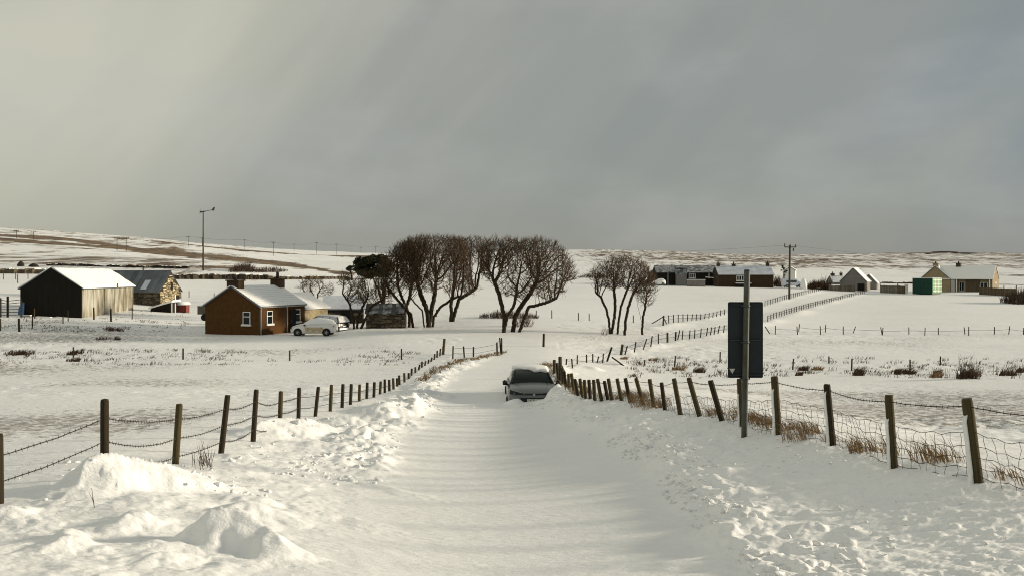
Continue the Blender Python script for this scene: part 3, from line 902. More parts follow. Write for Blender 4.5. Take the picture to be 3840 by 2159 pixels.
fence('field_fence', 'thin posts across the rushy strip in the right hand pasture',
 [(1621,904,1621,918),(1699,894,1697,921),(1811.6,884,1811,909),(1996,901,1994,929),(2085,895,2085,913),(2143,901,2142,931),(2289,903,2289,929),(2365.5,895,2365,917),(2640,900,2640,930)], .05, m_post)
fence('field_fence', 'leaning paired posts halfway up the smooth snowfield on the right',
 [(1950.5,818,1950,840),(2004.4,820,2006,841),(2011,814,2009,833),(2063,819,2064,841),(2077,816,2076,835),(2121,820,2121,841),(2152,820,2146,837),(2215,822,2219,841),(2221,823,2219.5,842),(2286,822,2286,841),
  (2327,823,2326,843),(2360,823,2360,841),(2425,822,2427,840),(2436.5,821,2436.5,843),(2501.5,821,2501,840),(2540,819,2537,840),(2575,823,2574,841)], .045, m_post, wires=(.35,), wr=.006)
fence('field_fence', 'thin posts beyond the bare trees on the far edge of the garden snow',
 [(1252,777,1252,797),(1349,780,1349,798),(1388,779,1388,800),(1455,786,1455,805),(1482,788,1482,806),(1593,792,1593,811),(1098,778,1098,796)], .05, m_post)
fence('yard_fence', 'uneven posts in front of the black gabled barn',
 [(2,800,2,831),(48,800,49,833,1.8),(82,795,82,822),(87,775,87,801),(159,794,159,813),(171,779,172,807),(236,772,237,803,1.6),(279,776,280,808,1.8),(333,775,333,802)], .05, m_post)
fence('field_fence', 'short posts in the snow left of and behind the black barn',
 [(9,683,9,703),(40,685,40,703),(45,690,45,712),(71,685,71,702)], .06, m_post)
fence('field_fence', 'two short posts in the snow behind the brown cottage',
 [(476,731,476,748),(539,737,539,752)], .06, m_post)
x_, y_ = hit(1367, 871, coarse)
fp = empty('gate_post', (x_, y_, gz(x_, y_)), 0, 'thick lone round post standing beside the road where it bends', 'post')
place_post(fp, Vector((x_, y_, gz(x_, y_))), W(1368, 838, y_), Vector((x_, y_, gz(x_, y_))), .085, 1)
FN2 = interp_posts((250, 661), (470, 672), 9, 5, 5)

# ------------------------------------------------------------------ road sign (seen from behind)
def build_sign():
    x, y = hit(1872, 1084, coarse); y = 15.9; x = (1872 - CX) / F * y
    bot = Vector((x, y, gz(x, y))); top = W(1879, 682, y)
    e = empty('road_sign', bot, 0, 'tall two-panel road sign seen from behind, dark back with a small white triangle', 'sign')
    u = (top - bot).normalized()
    b = MB(); b.tube([bot - u * .4, bot.lerp(top, .5), top], .054, 16, cap=False)
    b.build('pole', m_steel, e, True, loc=bot)
    b = MB(); b.tube([top - u * .005, top + u * .02, top + u * .03], [.058, .056, .03], 16); b.build('pole_cap', m_rail, e, True, loc=bot)
    yb = y + .085
    def pan(x0, y0, x1, y1, name):
        A = W(x0, y0, yb); C_ = W(x1, y1, yb); w = C_.x - A.x; h = A.z - C_.z; r = .022
        out = []
        for cx_, cz_, a0 in ((C_.x - r, A.z - r, 0), (A.x + r, A.z - r, 90), (A.x + r, C_.z + r, 180), (C_.x - r, C_.z + r, 270)):
            for k in range(5):
                a = math.radians(a0 + k * 22.5); out.append((cx_ + r * math.cos(a), cz_ + r * math.sin(a)))
        m = MB(); m.loft([[(p[0], yb, p[1]) for p in out], [(p[0], yb + .004, p[1]) for p in out]])
        o = m.build(name, m_sign, e, loc=bot)
        # raised rim folded back round the edge
        m = MB(); m.tube([(p[0], yb - .006, p[1]) for p in out] + [(out[0][0], yb - .006, out[0][1])], .007, 6, cap=False); m.build('rim', m_sign, o, True, loc=bot)
        return A, C_
    pan(1831.5, 759.5, 1918, 948, 'panel')
    for k, py in enumerate((766, 854, 942)):
        A = W(1836, py, yb - .022); C_ = W(1914, py, yb - .022)
        m = MB(); m.box((A + C_) / 2, (C_.x - A.x, .03, .016 if k == 1 else .03)); rl = m.build('rail', m_rail if k == 1 else m_sign, e, loc=bot)
        p = bot.lerp(top, (1084 - py) / 402.)
        m = MB(); m.tube([p - u * .02, p + u * .02], .062, 16); m.build('clip', m_rail, e, True, loc=bot)
        for s in (-1, 1):
            m = MB(); m.box(p + Vector((s * .072, .03, 0)), (.03, .06, .03)); m.build('bolt', m_rail, e, loc=bot)
    a, b_, c = W(1834.5, 926, yb - .002), W(1849, 926, yb - .002), W(1842, 939, yb - .002)
    m = MB(); m.add([a, b_, c] + [Vector(q) + Vector((0, -.002, 0)) for q in (a, b_, c)], [(0,1,2),(5,4,3),(0,3,4,1),(1,4,5,2),(2,5,3,0)]); m.build('triangle_sticker', m_tri, e, loc=bot)
build_sign()

# ------------------------------------------------------------------ utility poles on the hill
def tpole(px, ytop, ybase, label, d, rad=.14, arm=1.1):
    u = (px - CX) / F; x = u * d; z0 = gz(x, d); top = CZ - (ytop - HY) / F * d
    top = max(top, z0 + 4)
    loc = Vector((x, d, z0))
    e = empty('utility_pole', loc, 0, label, 'utility pole', 'line of utility poles across the hillside')
    b = MB(); b.tube([(0, 0, -.5), (0, 0, top - z0)], [rad, rad * .8], 7); b.build('pole', m_pole, e, True)
    b = MB(); b.box((0, -.1, top - z0 - .35), (arm * 2, .16, .22)); b.build('crossarm', m_pole, e)
    for s in (-1, 0, 1):
        b = MB(); b.tube([(s * arm * .9, -.1, top - z0 - .3), (s * arm * .9, -.1, top - z0 + .22)], .07, 5); b.build('insulator', m_pole, e)
    return Vector((x, d, top))
HP = [(42,580,627,430),(85,586,622,445),(295,600,636,380),(318,597,636,390),(474,595,628,560),(509,598,630,600),(616,603,633,620),(688,609,650,560),(740,614,640,740),(796,610,638,690),(846,614,643,700),(908,622,634,950),(945,620,637,900),(1002,622,640,930)]
WH = ['left edge of the frame, first of the line','left edge of the frame, second of the line','above the black barn, left of a close pair','above the black barn, right of a close pair','left of the tall wind turbine mast','half hidden by the turbine mast',
      'first on the skyline right of the turbine mast','second on the skyline right of the turbine mast','third on the skyline right of the turbine mast','fourth on the skyline right of the turbine mast','fifth on the skyline right of the turbine mast',
      'smaller one above the cottage end, left of the evergreen','distant one just left of the evergreen tree','farthest one beside the big bare tree']
tops = []
for (px, a, b_, d), w in zip(HP, WH):
    tops.append(tpole(px, a, b_, 'T-topped pole on the hill, ' + w, d))
pw = MB()
order = [0, 1, 3, 4, 6, 7, 8, 9, 10, 12, 13]
for s in (-1, 1):
    for i, j in zip(order[:-1], order[1:]):
        A = tops[i] + Vector((s, -.1, .2)); Bq = tops[j] + Vector((s, -.1, .2)); n = 8
        pw.tube([A.lerp(Bq, k / n) - Vector((0, 0, 4 * 1.2 * (k / n) * (1 - k / n))) for k in range(n + 1)], .03, 3, cap=False)
tag(pw.build('power_line', m_wire), 'thin overhead wires strung along the hillside poles', 'power line')
def near_pole():
    d = 146.; px = 1985; x = (px - CX) / F * d; z0 = gz(x, d); top = W(1987, 616.5, d)
    loc = Vector((x, d, z0)); e = empty('electricity_pole', loc, 0, 'tall timber electricity pole with a transformer beside the side track, right of the sign', 'utility pole')
    t = top - loc
    b = MB(); b.tube([(0, 0, -.5), (t.x, 0, t.z)], [.19, .15], 10); b.build('pole', m_pole, e, True)
    b = MB(); b.box((t.x, -.15, t.z - .35), (1.9, .14, .16)); b.build('crossarm', m_pole, e)
    for s in (-.9, 0, .9):
        b = MB(); b.tube([(t.x + s, -.15, t.z - .3), (t.x + s, -.15, t.z - .1), (t.x + s, -.15, t.z + (.3 if s < 0 else .1))], [.06, .10, .05], 8); b.build('insulator', m_pot, e, True)
    b = MB(); b.tube([(t.x + .5, -.25, t.z - 1.0), (t.x + .5, -.25, t.z - .55)], .13, 10); b.build('fuse_canister', m_bluegrey, e, True)
    A = top + Vector((0, -.1, 0))
    for (px2, py2, d2, lab) in ((1330, 628, 420, 'thin overhead wire running left from the electricity pole across the sky'), (2800, 655, 210, 'thin overhead wire running right from the electricity pole over the farm')):
        Bq = W(px2, py2, d2); w_ = MB(); n = 16
        w_.tube([A.lerp(Bq, k / n) - Vector((0, 0, 4 * 1.6 * (k / n) * (1 - k / n))) for k in range(n + 1)], [.014 + .012 * k / n for k in range(n + 1)], 3, cap=False)
        tag(w_.build('power_line', m_wire), lab, 'power line')
near_pole()

# ------------------------------------------------------------------ small wind turbine
def turbine():
    d = 186.; x = (511.5 - CX) / F * d; z0 = gz(x, d); top = W(511.5, 533, d)
    loc = Vector((x, d, z0)); e = empty('wind_turbine', loc, 0, 'slim mast with a small stopped wind generator and tail vane on the snowy hill', 'wind turbine')
    h = top.z - z0
    b = MB(); b.tube([(0, 0, -.4), (0, 0, h * .5), (0, 0, h)], [.20, .15, .11], 10); b.build('mast', m_pole, e, True)
    b = MB(); b.tube([(-.45, 0, h - .02), (.5, 0, h + .12)], [.16, .12], 10); b.build('generator', m_bluegrey, e, True)
    b = MB(); b.tube([(.4, 0, h + .1), (1.9, 0, h + .42)], .06, 6); b.build('tail_boom', m_bluegrey, e)
    b = MB(); b.add([(1.7,-.02,h+.30),(2.3,-.02,h+.20),(2.45,-.02,h+1.0),(2.15,-.02,h+.95),(1.7,.02,h+.30),(2.3,.02,h+.20),(2.45,.02,h+1.0),(2.15,.02,h+.95)],
        [(0,1,2,3),(7,6,5,4),(0,4,5,1),(1,5,6,2),(2,6,7,3),(3,7,4,0)]); b.build('tail_vane', m_bluegrey, e)
    b = MB(); b.tube([(-.45, 0, h - .02), (-.75, 0, h - .05)], [.20, .06], 8); b.build('nose_cone', m_bluegrey, e, True)
    for k in range(3):
        a = math.radians(90 + 120 * k + 20)
        b = MB(); r0, r1 = .12, .62
        c, s = math.cos(a), math.sin(a)
        b.add([(-.6, c * r0 - s * .12, h + s * r0 + c * .12), (-.55, c * r1 - s * .05, h + s * r1 + c * .05), (-.55, c * r1 + s * .05, h + s * r1 - c * .05), (-.6, c * r0 + s * .12, h + s * r0 - c * .12),
               (-.64, c * r0 - s * .12, h + s * r0 + c * .12), (-.59, c * r1 - s * .05, h + s * r1 + c * .05), (-.59, c * r1 + s * .05, h + s * r1 - c * .05), (-.64, c * r0 + s * .12, h + s * r0 - c * .12)],
              [(0,1,2,3),(7,6,5,4),(0,4,5,1),(1,5,6,2),(2,6,7,3),(3,7,4,0)])
        b.build('blade', m_bluegrey, e)
turbine()

# ------------------------------------------------------------------ buildings
def gable_block(L, w, he, hr, y0=0., x0=0., bury=.6):
    b = MB(); P = [(x0, -bury), (x0 + w, -bury), (x0 + w, he), (x0 + w / 2, hr), (x0, he)]
    b.loft([[(p[0], y0, p[1]) for p in P], [(p[0], y0 + L, p[1]) for p in P]])
    b.f = [tuple(reversed(f)) for f in b.f]
    return b
def roof_slab(side, L, w, he, hr, ov=.18, oe=.12, t=.09, lift=.01, y0=0., x0=0., seg=None):
    """one slope; side +1 right, -1 left"""
    xr = x0 + w / 2; sl = (hr - he) / (w / 2); nx = side * sl / math.hypot(1, sl); nz = 1 / math.hypot(1, sl)
    xe = x0 + w / 2 + side * (w / 2 + oe); ze = he - sl * oe
    b = MB(); a0, a1 = (0, 1) if seg is None else seg
    def pnt(u, k): return (xr + (xe - xr) * u + nx * k, hr + (ze - hr) * u + nz * k)
    p = [pnt(a0, lift), pnt(a1, lift), pnt(a1, lift + t), pnt(a0, lift + t)]
    b.loft([[(q[0], y0 - ov, q[1]) for q in p], [(q[0], y0 + L + ov, q[1]) for q in p]])
    return b
def window(parent, face, c, w, h, split=.33, sill=True, mullion=0, m=None, depth=.05):
    """face: (origin, ux) wall frame in the parent's coordinates: position = origin + ux*a + z; outward normal n"""
    o, ux, n = face; o = Vector(o); ux = Vector(ux); n = Vector(n); c = o + ux * c[0] + Vector((0, 0, c[1]))
    rot = Matrix((ux, -n, Vector((0, 0, 1)))).transposed()
    fm = MB(); t = max(.055, w * .08)
    for sx in (-1, 1): fm.box(c + ux * sx * (w / 2 - t / 2) + n * depth / 2, (t, depth, h), rot)
    for k in (-1, 1): fm.box(c + Vector((0, 0, k * (h / 2 - t / 2))) + n * depth / 2, (w - 2 * t, depth, t), rot)
    if split: fm.box(c + Vector((0, 0, h / 2 - h * split)) + n * depth / 2, (w - 2 * t, depth * .9, t), rot)
    for k in range(mullion): fm.box(c + ux * (w * ((k + 1) / (mullion + 1) - .5)) + n * depth / 2, (t, depth * .9, h - 2 * t), rot)
    f = fm.build('window', m or m_white, parent)
    g = MB(); g.box(c + n * .012, (w - 2 * t, .02, h - 2 * t), rot); g.build('pane', m_glass, f)
    if sill:
        g = MB(); g.box(c + n * .08 - Vector((0, 0, h / 2 + .05)), (w + .22, .16, .09), rot); g.build('sill', m_white if m is None else m, f)
        g = MB(); g.box(c + n * .09 - Vector((0, 0, h / 2 - .035)), (w + .16, .12, .06), rot); g.build('snow', m_snow, f)
    return f
def chimney(parent, c, w, d, z0, z1, m, pots=1, along='x', ph=.45, pr=.13):
    b = MB(); b.box((c[0], c[1], (z0 + z1) / 2), (w, d, z1 - z0)); ch = b.build('chimney', m, parent)
    b = MB(); b.box((c[0], c[1], z1 + .05), (w + .16, d + .16, .12)); b.build('cope', m, ch)
    for k in range(pots):
        o = (k - (pots - 1) / 2) * .42
        p = (c[0] + (o if along == 'x' else 0), c[1] + (o if along == 'y' else 0))
        b = MB(); b.tube([(*p, z1 + .1), (*p, z1 + .1 + ph * .8), (*p, z1 + .1 + ph)], [pr, pr * .8, pr * .95], 10); b.build('chimney_pot', m_pot, ch, True)
    return ch
def frame_at(name, px, py, d, ex, label, cat, z=None):
    """origin under the place px at distance d; ex is the direction of the local x axis"""
    x = (px - CX) / F * d; zz = CZ - (py - HY) / F * d if z is None else z
    return empty(name, (x, d, zz), math.atan2(ex[1], ex[0]), label, cat)

# brown harled cottage
def cottage():
    ex = Vector((.93, -.38)).normalized(); w, L, he, hr = 5.77, 6.45, 2.32, 3.95
    p = Vector((-21.36, 75)) - ex * w
    z0 = CZ - 5.04
    e = empty('cottage', (p.x, p.y, z0), math.atan2(ex.y, ex.x), 'small brown harled cottage with two chimneys and snow on its roof', 'house')
    g = MB(); g.add([(0,0,-.6),(w,0,-.6),(w,0,he),(w/2,0,hr),(0,he*0+0,he)], [(0,1,2,3,4)])
    gable_block(L, w, he, hr).build('wall', m_harl, e)
    for s, n in ((1, 'roof'), (-1, 'roof')):
        r = roof_slab(s, L, w, he, hr).build(n, m_slate, e)
        if s == 1:
            # snow lying in low steps along the slate courses
            for k in range(11):
                a0 = k / 11 + .004; a1 = (k + 1) / 11
                st = roof_slab(s, L - .1, w, he, hr, ov=.15, oe=.14, t=.05, lift=.105, y0=.0, seg=(a0, a1 + .006))
                # tilt every strip a little so its lower edge stands proud
                for i, v in enumerate(st.v):
                    u = (v[0] - w / 2) / (w / 2 + .14)
                    f = (u - a0) / (a1 - a0); st.v[i] = (v[0], v[1], v[2] + .022 * f)
                st.build('snow_course', m_snow, r)
        else:
            roof_slab(s, L, w, he, hr, t=.07, lift=.105, oe=.14).build('roof_snow', m_snow, r)
    # white barge line and corner downpipe
    chimney(e, (w / 2, .45), 1.25, .75, hr - .65, hr + .52, m_harl_dk, 1, pr=.16, ph=.38)
    chimney(e, (w / 2 + .1, L - .3), 1.05, .75, hr - .5, hr + .62, m_harl_dk, 1, pr=.16, ph=.6)
    gf = ((0, 0, 0), (1, 0, 0), (0, -1, 0)); rf = ((w, 0, 0), (0, 1, 0), (1, 0, 0))
    window(e, gf, (4.45, 1.32), .78, 1.12, .38)
    window(e, rf, (1.35, 1.35), .78, 1.15, .38)
    window(e, rf, (5.35, 1.35), .72, 1.15, .38)
    for y in (.12, 3.75):
        b = MB(); b.tube([(w + .06, y, -.2), (w + .06, y, he - .3), (w + .12, y - (.0 if y < 1 else .15), he - .1)], 0.045, 8); b.build('downpipe', m_pale_r, e, True)
    b = MB(); b.tube([(w + .14, -.1, he - .08), (w + .14, L + .05, he - .08)], .05, 6); b.build('gutter', m_pale_r, e, True)
    b = MB(); b.box((w + .10, 4.55, .95), (.08, .85, 1.9)); d = b.build('door', m_dark, e)
    # lean-to range behind, lower
    L2, w2, he2, hr2 = 3.9, 5.0, 1.85, 3.15
    gable_block(L2, w2, he2, hr2, y0=L + .02, x0=.6).build('rear_wing_wall', m_stone_l, e)
    for s in (1, -1):
        r = roof_slab(s, L2, w2, he2, hr2, y0=L + .02 + .1, x0=.6, ov=.05).build('rear_wing_roof', m_slate, e)
        roof_slab(s, L2, w2, he2, hr2, y0=L + .1, x0=.6, ov=.06, lift=.105, t=.12, oe=.2).build('roof_snow', m_snow, r)
    return e
cottage()

def stone_face(parent, face, w, h0, h1f, m, n_target, sz=(.42, .24), seed=1):
    """separate stones laid in rough courses on a wall face, standing 2-5 cm proud of the dark joints"""
    o, ux, n = face; o = Vector(o); ux = Vector(ux); n = Vector(n); r = random.Random(seed); meshes = []
    for k in range(5):
        b = MB(); rings = []
        for (t, q) in ((0, 1), (.6, .98), (1, .72)):
            ring = []
            for (sx, sz_) in ((-1,-.7),(-.6,-1),(.6,-1),(1,-.6),(1,.6),(.5,1),(-.6,1),(-1,.6)):
                ring.append((sx * .5 * q * (1 + r.uniform(-.08, .08)), -t * .5, sz_ * .5 * q * (1 + r.uniform(-.08, .08))))
            rings.append(ring)
        b.loft(rings)
        me = bpy.data.meshes.new('stone'); me.from_pydata(b.v, [], b.f); me.materials.append(m); me.update(); meshes.append(me)
    rot = Matrix((ux, -n, Vector((0, 0, 1)))).transposed().to_4x4()
    z = h0; cnt = 0
    while True:
        hh = sz[1] * r.uniform(.55, 1.35); a = -r.random() * .2
        if z + hh > max(h1f(0.5 * w), h1f(w), h1f(0)): break
        while a < w - .05:
            ww = sz[0] * r.uniform(.4, 1.7); a0 = max(a, 0); a1 = min(a + ww, w)
            if a1 - a0 > .12 and z + hh <= min(h1f(a0 + .02), h1f(a1 - .02)) and cnt < n_target:
                c = o + ux * (a0 + a1) / 2 + Vector((0, 0, z + hh / 2 + r.uniform(-.05, .05)))
                ob = bpy.data.objects.new('stone', r.choice(meshes)); COL.objects.link(ob); ob.parent = parent
                S = Matrix.Diagonal((a1 - a0 - .03, r.uniform(.06, .14), hh - .03, 1))
                ob.matrix_local = Matrix.Translation(c) @ rot @ Matrix.Rotation(r.uniform(-.14, .14), 4, 'Y') @ S; cnt += 1
            a += ww
        z += hh

# black gabled barn with snow roof
def black_barn():
    ex = Vector((1.0, .1)).normalized(); w, L, he, hr = 5.75, 15.7, 2.92, 4.86
    near = Vector((-42.7, 88)); p = near - ex * w; z0 = CZ - 4.26
    e = empty('black_barn', (p.x, p.y, z0), math.atan2(ex.y, ex.x), 'large shed with black gable, stained pale side and smooth white snow roof', 'barn')
    gable_block(L, w, he, hr).build('wall', m_sheet, e)
    b = MB(); P = [(-.03, -.55), (w + .03, -.55), (w + .03, he - .02), (w / 2, hr - .02), (-.03, he - .02)]
    b.loft([[(q[0], -.06, q[1]) for q in P], [(q[0], -.004, q[1]) for q in P]]); b.f = [tuple(reversed(f)) for f in b.f]
    b.build('gable', m_black, e)
    for k in range(6):       # posts of the side wall
        y = .15 + k * (L - .3) / 5
        b = MB(); b.box((w + .02, y, he / 2 - .2), (.04, .09, he + .3)); b.build('wall_strip', m_sheet, e)
    for s in (1, -1):
        r = roof_slab(s, L, w, he, hr, ov=.12, oe=.22).build('roof', m_slate, e)
        sb = MB(); n = 24; rows = 8; sl = (hr - he) / (w / 2)
        for k in range(n + 1):
            y = -.16 + (L + .32) * k / n; ring = []
            for j in range(rows + 1):
                u = j / rows; x = w / 2 + s * (w / 2 + .26) * u
                th = .10 + .05 * math.sin(k * .7 + j) * .4 + .03 * math.sin(k * 1.9 + 2 * j)
                if u > .6 and 5 < k < 22: th -= .05 * max(0, math.sin(k * 1.4 + j * .2))
                ring.append((x, y, hr - sl * abs(x - w / 2) + .11 + max(th, .02)))
            for j in range(rows, -1, -1):
                x = w / 2 + s * (w / 2 + .26) * j / rows
                ring.append((x, y, hr - sl * abs(x - w / 2) + .104))
            sb.loft  # ring kept for one skin
            if k == 0: rings = []
            rings.append(ring)
        sb.loft(rings); sb.build('roof_snow', m_snow, r, True)
    b = MB(); b.tube([(w + .3, 9.5, he - .1), (w + .3, 9.5, he + .35)], .07, 8); b.build('vent_pipe', m_rail, e)
    # clutter of snow covered boards along the foot of the gable
    for k, (x, ln, h) in enumerate(((.9, .7, .42), (2.5, 1.3, .26), (4.2, 1.0, .2))):
        b = MB(); b.box((x, -.75, -.02 + h / 2), (ln, .35, h), Matrix.Rotation(.05 * k, 3, 'Y'))
        wx = p + ex * x
        o = b.build('timber_stack', m_joint, None)
        o.matrix_world = e.matrix_basis.copy() @ Matrix.Translation((0, 0, -.18)); o.name = 'timber_stack'
        tag(o, ('short stack of old boards at the left foot of the black barn gable', 'long low pile of old boards at the middle of the black barn gable', 'low snowy pile of boards at the right foot of the black barn gable')[k], 'timber')
        b = MB(); b.box((x, -.78, -.02 + h + .04), (ln + .05, .4, .09), Matrix.Rotation(.05 * k, 3, 'Y')); b.build('snow_cap', m_snow, o)
black_barn()

def stone_barn():
    exs = Vector((-.95, .3)).normalized()          # along the ridge, leftwards
    ey = Vector((.3, .95)).normalized()
    # local x = along +ey is the gable width; local frame: ex = ey(gable), ridge runs along rotated +90 = (-.95,.3)
    ex = ey; w, L, he, hr = 4.2, 10.5, 2.08, 4.5
    d = 115; x = (403 - CX) / F * d; z0 = CZ - (770 - HY) / F * d
    e = empty('stone_barn', (x, d, z0), math.atan2(ex.y, ex.x), 'old stone barn with grey sheet roof, its rubble gable facing the black shed yard', 'barn')
    gable_block(L, w, he, hr).build('wall', m_joint, e)
    hl = lambda a: he + (hr - he) * (1 - abs(a - w / 2) / (w / 2))
    stone_face(e, ((0, -.003, 0), (1, 0, 0), (0, -1, 0)), w, -.3, hl, m_stone_l, 170, (.42, .26), 3)
    stone_face(e, ((-.003, L, 0), (0, -1, 0), (-1, 0, 0)), L, -.5, lambda a: he, m_stone, 160, (.62, .34), 5)
    b = MB(); b.box((w * .80, -.06, .95), (.5, .16, .9)); f = b.build('door', m_dark, e)
    b = MB(); b.box((w * .68, -.07, .95), (.12, .16, 1.0)); b.build('door_post', m_white, e)
    b = MB(); b.box((w * .52, -.06, 2.55), (.35, .16, 1.0)); b.build('hatch', m_dark, e)
    # roof: separate overlapping sheets
    nsh = 13
    for s in (1, -1):
        for k in range(nsh):
            y0 = L * k / nsh
            sh = roof_slab(s, L / nsh - .015, w, he, hr, ov=.0, oe=.28, t=.03 + .012 * (k % 2), lift=.03 + .01 * (k % 3), y0=y0)
            sh.build('roof_sheet', m_slate, e)
    b = MB(); b.tube([(w / 2, -.1, hr + .1), (w / 2, L + .1, hr + .1)], .08, 6); b.build('ridge_cap', m_slate, e)
    b = MB(); b.tube([(w / 2, L * .42, hr + .1), (w / 2, L * .42, hr + .55)], .07, 6); b.build('vent_pipe', m_dark, e)
    r = roof_slab(-1, .9, w, he, hr, ov=0, oe=.2, t=.03, lift=.085, y0=2.2, seg=(.45, .9)).build('skylight', m_snow_thin_shaded, e)
stone_barn()

def small_sheds():
    # low tarred lean-to with a snow ledge, and a red cabin behind it
    d = 103.; z0 = CZ - (791 - HY) / F * d
    A = W(379, 790, d); e = empty('lean_to_shed', A, -.02, 'low black lean-to with snow on its slanting roof below the stone barn', 'shed')
    w = (430 - 379) / F * d; b = MB()
    b.loft([[(0, 0, -.5), (w, 0, -.5), (w, 0, 1.32), (0, 0, .62)], [(0, 2.4, -.5), (w, 2.4, -.5), (w, 2.4, 1.32), (0, 2.4, .62)]]); b.f = [tuple(reversed(f)) for f in b.f]
    b.build('wall', m_black, e)
    b = MB(); b.loft([[(-.2, -.15, .62), (w + .2, -.15, 1.42), (w + .2, -.15, 1.62), (-.2, -.15, .78)], [(-.2, 2.5, .62), (w + .2, 2.5, 1.42), (w + .2, 2.5, 1.70), (-.2, 2.5, .78)]]); b.f = [tuple(reversed(f)) for f in b.f]
    b.build('roof_snow', m_snow, e)
    for k in range(2):
        b = MB(); b.box((w + .12 + .42 * k, .0, .45), (.09, .09, 1.7)); b.build('post', m_white, e)
    d = 105.; A = W(443, 788, d); e = empty('red_trailer', A, .05, 'red box trailer under a thick cap of snow beside the stone barn', 'trailer')
    w = 25 / F * d
    b = MB(); b.loft([[(0,0,-.2),(w,0,-.05),(w,0,1.0),(0,0,.95)],[(0,1.3,-.2),(w,1.3,-.05),(w,1.3,1.0),(0,1.3,.95)]]); b.f = [tuple(reversed(f)) for f in b.f]; b.build('body', m_red, e)
    b = MB(); b.loft([[(-.35,-.1,.98),(w+.1,-.1,1.02),(w+.05,-.1,1.28),(w*.3,-.1,1.42),(-.3,-.1,1.12)],[(-.35,1.4,.98),(w+.1,1.4,1.02),(w+.05,1.4,1.28),(w*.3,1.4,1.45),(-.3,1.4,1.12)]]); b.f = [tuple(reversed(f)) for f in b.f]; b.build('snow_cap', m_snow, e, True)
    b = MB(); b.box((-.12, -.02, .4), (.1, .08, 1.2)); b.build('corner_post', m_white, e)
    for sx in (.25, .85):
        b = MB(); b.tube([(w * sx, -.06, -.05), (w * sx, .08, -.05)], .22, 12); b.build('wheel', m_tyre, e)
    d = 84.; A = W(499, 800, d); e = empty('farm_trailer', A, 0, 'dark box trailer half hidden behind the left corner of the brown cottage', 'trailer')
    b = MB(); b.box((.42, .6, .75), (1.0, 1.2, .75)); b.build('body', m_greywood, e)
    b = MB(); b.box((.42, .6, 1.17), (1.04, 1.24, .08)); b.build('snow_cap', m_snow_thin_shaded, e)
    b = MB(); b.tube([(.6, -.1, .1), (.6, .15, .1)], .33, 12); b.build('wheel', m_tyre, e)
    b = MB(); b.tube([(.95, .0, .1), (.95, .25, .1)], .33, 12); b.build('wheel', m_tyre, e)
small_sheds()

def byre():
    # long low building behind the parked cars, with shade coloured into its roof snow
    d = 88.; A = W(815, 812, d); ex = Vector((.985, .17)).normalized()
    # ridge along local x: use gable block with its ridge along y, so turn the frame 90 degrees
    e = empty('byre', (A.x, A.y, A.z), math.atan2(ex.y, ex.x) - math.pi / 2, 'low stone byre with shade-tinted snow roof behind the parked cars', 'shed')
    # local y now points along +ex ; local x points toward the camera
    L = (905 - 815) / F * d * 1.1; w, he, hr = 4.2, 1.35, 2.55
    gable_block(L, w, he, hr, x0=-w).build('wall', m_joint, e)
    stone_face(e, ((.003, L * 0, 0), (0, 1, 0), (1, 0, 0)), L, -.3, lambda a: he, m_stone, 60, (.5, .3), 11)
    for s in (1, -1):
        r = roof_slab(s, L, w, he, hr, x0=-w).build('roof', m_slate, e)
        roof_slab(s, L, w, he, hr, x0=-w, lift=.105, t=.05).build('roof_snow', m_snow_thin_shaded, r)
    b = MB(); b.box((.06, L * .55, .5), (.08, 1.0, 1.5)); b.build('door', m_dark, e)
byre()

def garden_hut():
    d = 80.5; A = W(921, 826, d); ex = Vector((1, .06)).normalized()
    e = empty('garden_hut', (A.x, A.y, A.z), math.atan2(ex.y, ex.x) - math.pi / 2, 'dark dry-stone hut with a ragged snowy roof among the bare trees', 'shed')
    L = (1018 - 921) / F * d; w, he, hr = 2.8, 1.45, 2.15
    gable_block(L, w, he, hr, x0=-w).build('wall', m_joint, e)
    stone_face(e, ((.003, 0, 0), (0, 1, 0), (1, 0, 0)), L, -.25, lambda a: he, m_stone, 90, (.42, .22), 17)
    for s in (1, -1):
        for k in range(9):
            y0 = L * k / 9 - .1
            roof_slab(s, L / 9 + .02, w, he, hr, ov=.0, oe=.25 + .08 * math.sin(k * 2.2), x0=-w, y0=y0 + .003 * k, t=.07 + .02 * (k % 2), lift=.03 + .015 * (k % 3)).build('roof_slab', m_snow_patchy if k % 3 else m_slate, e)
garden_hut()

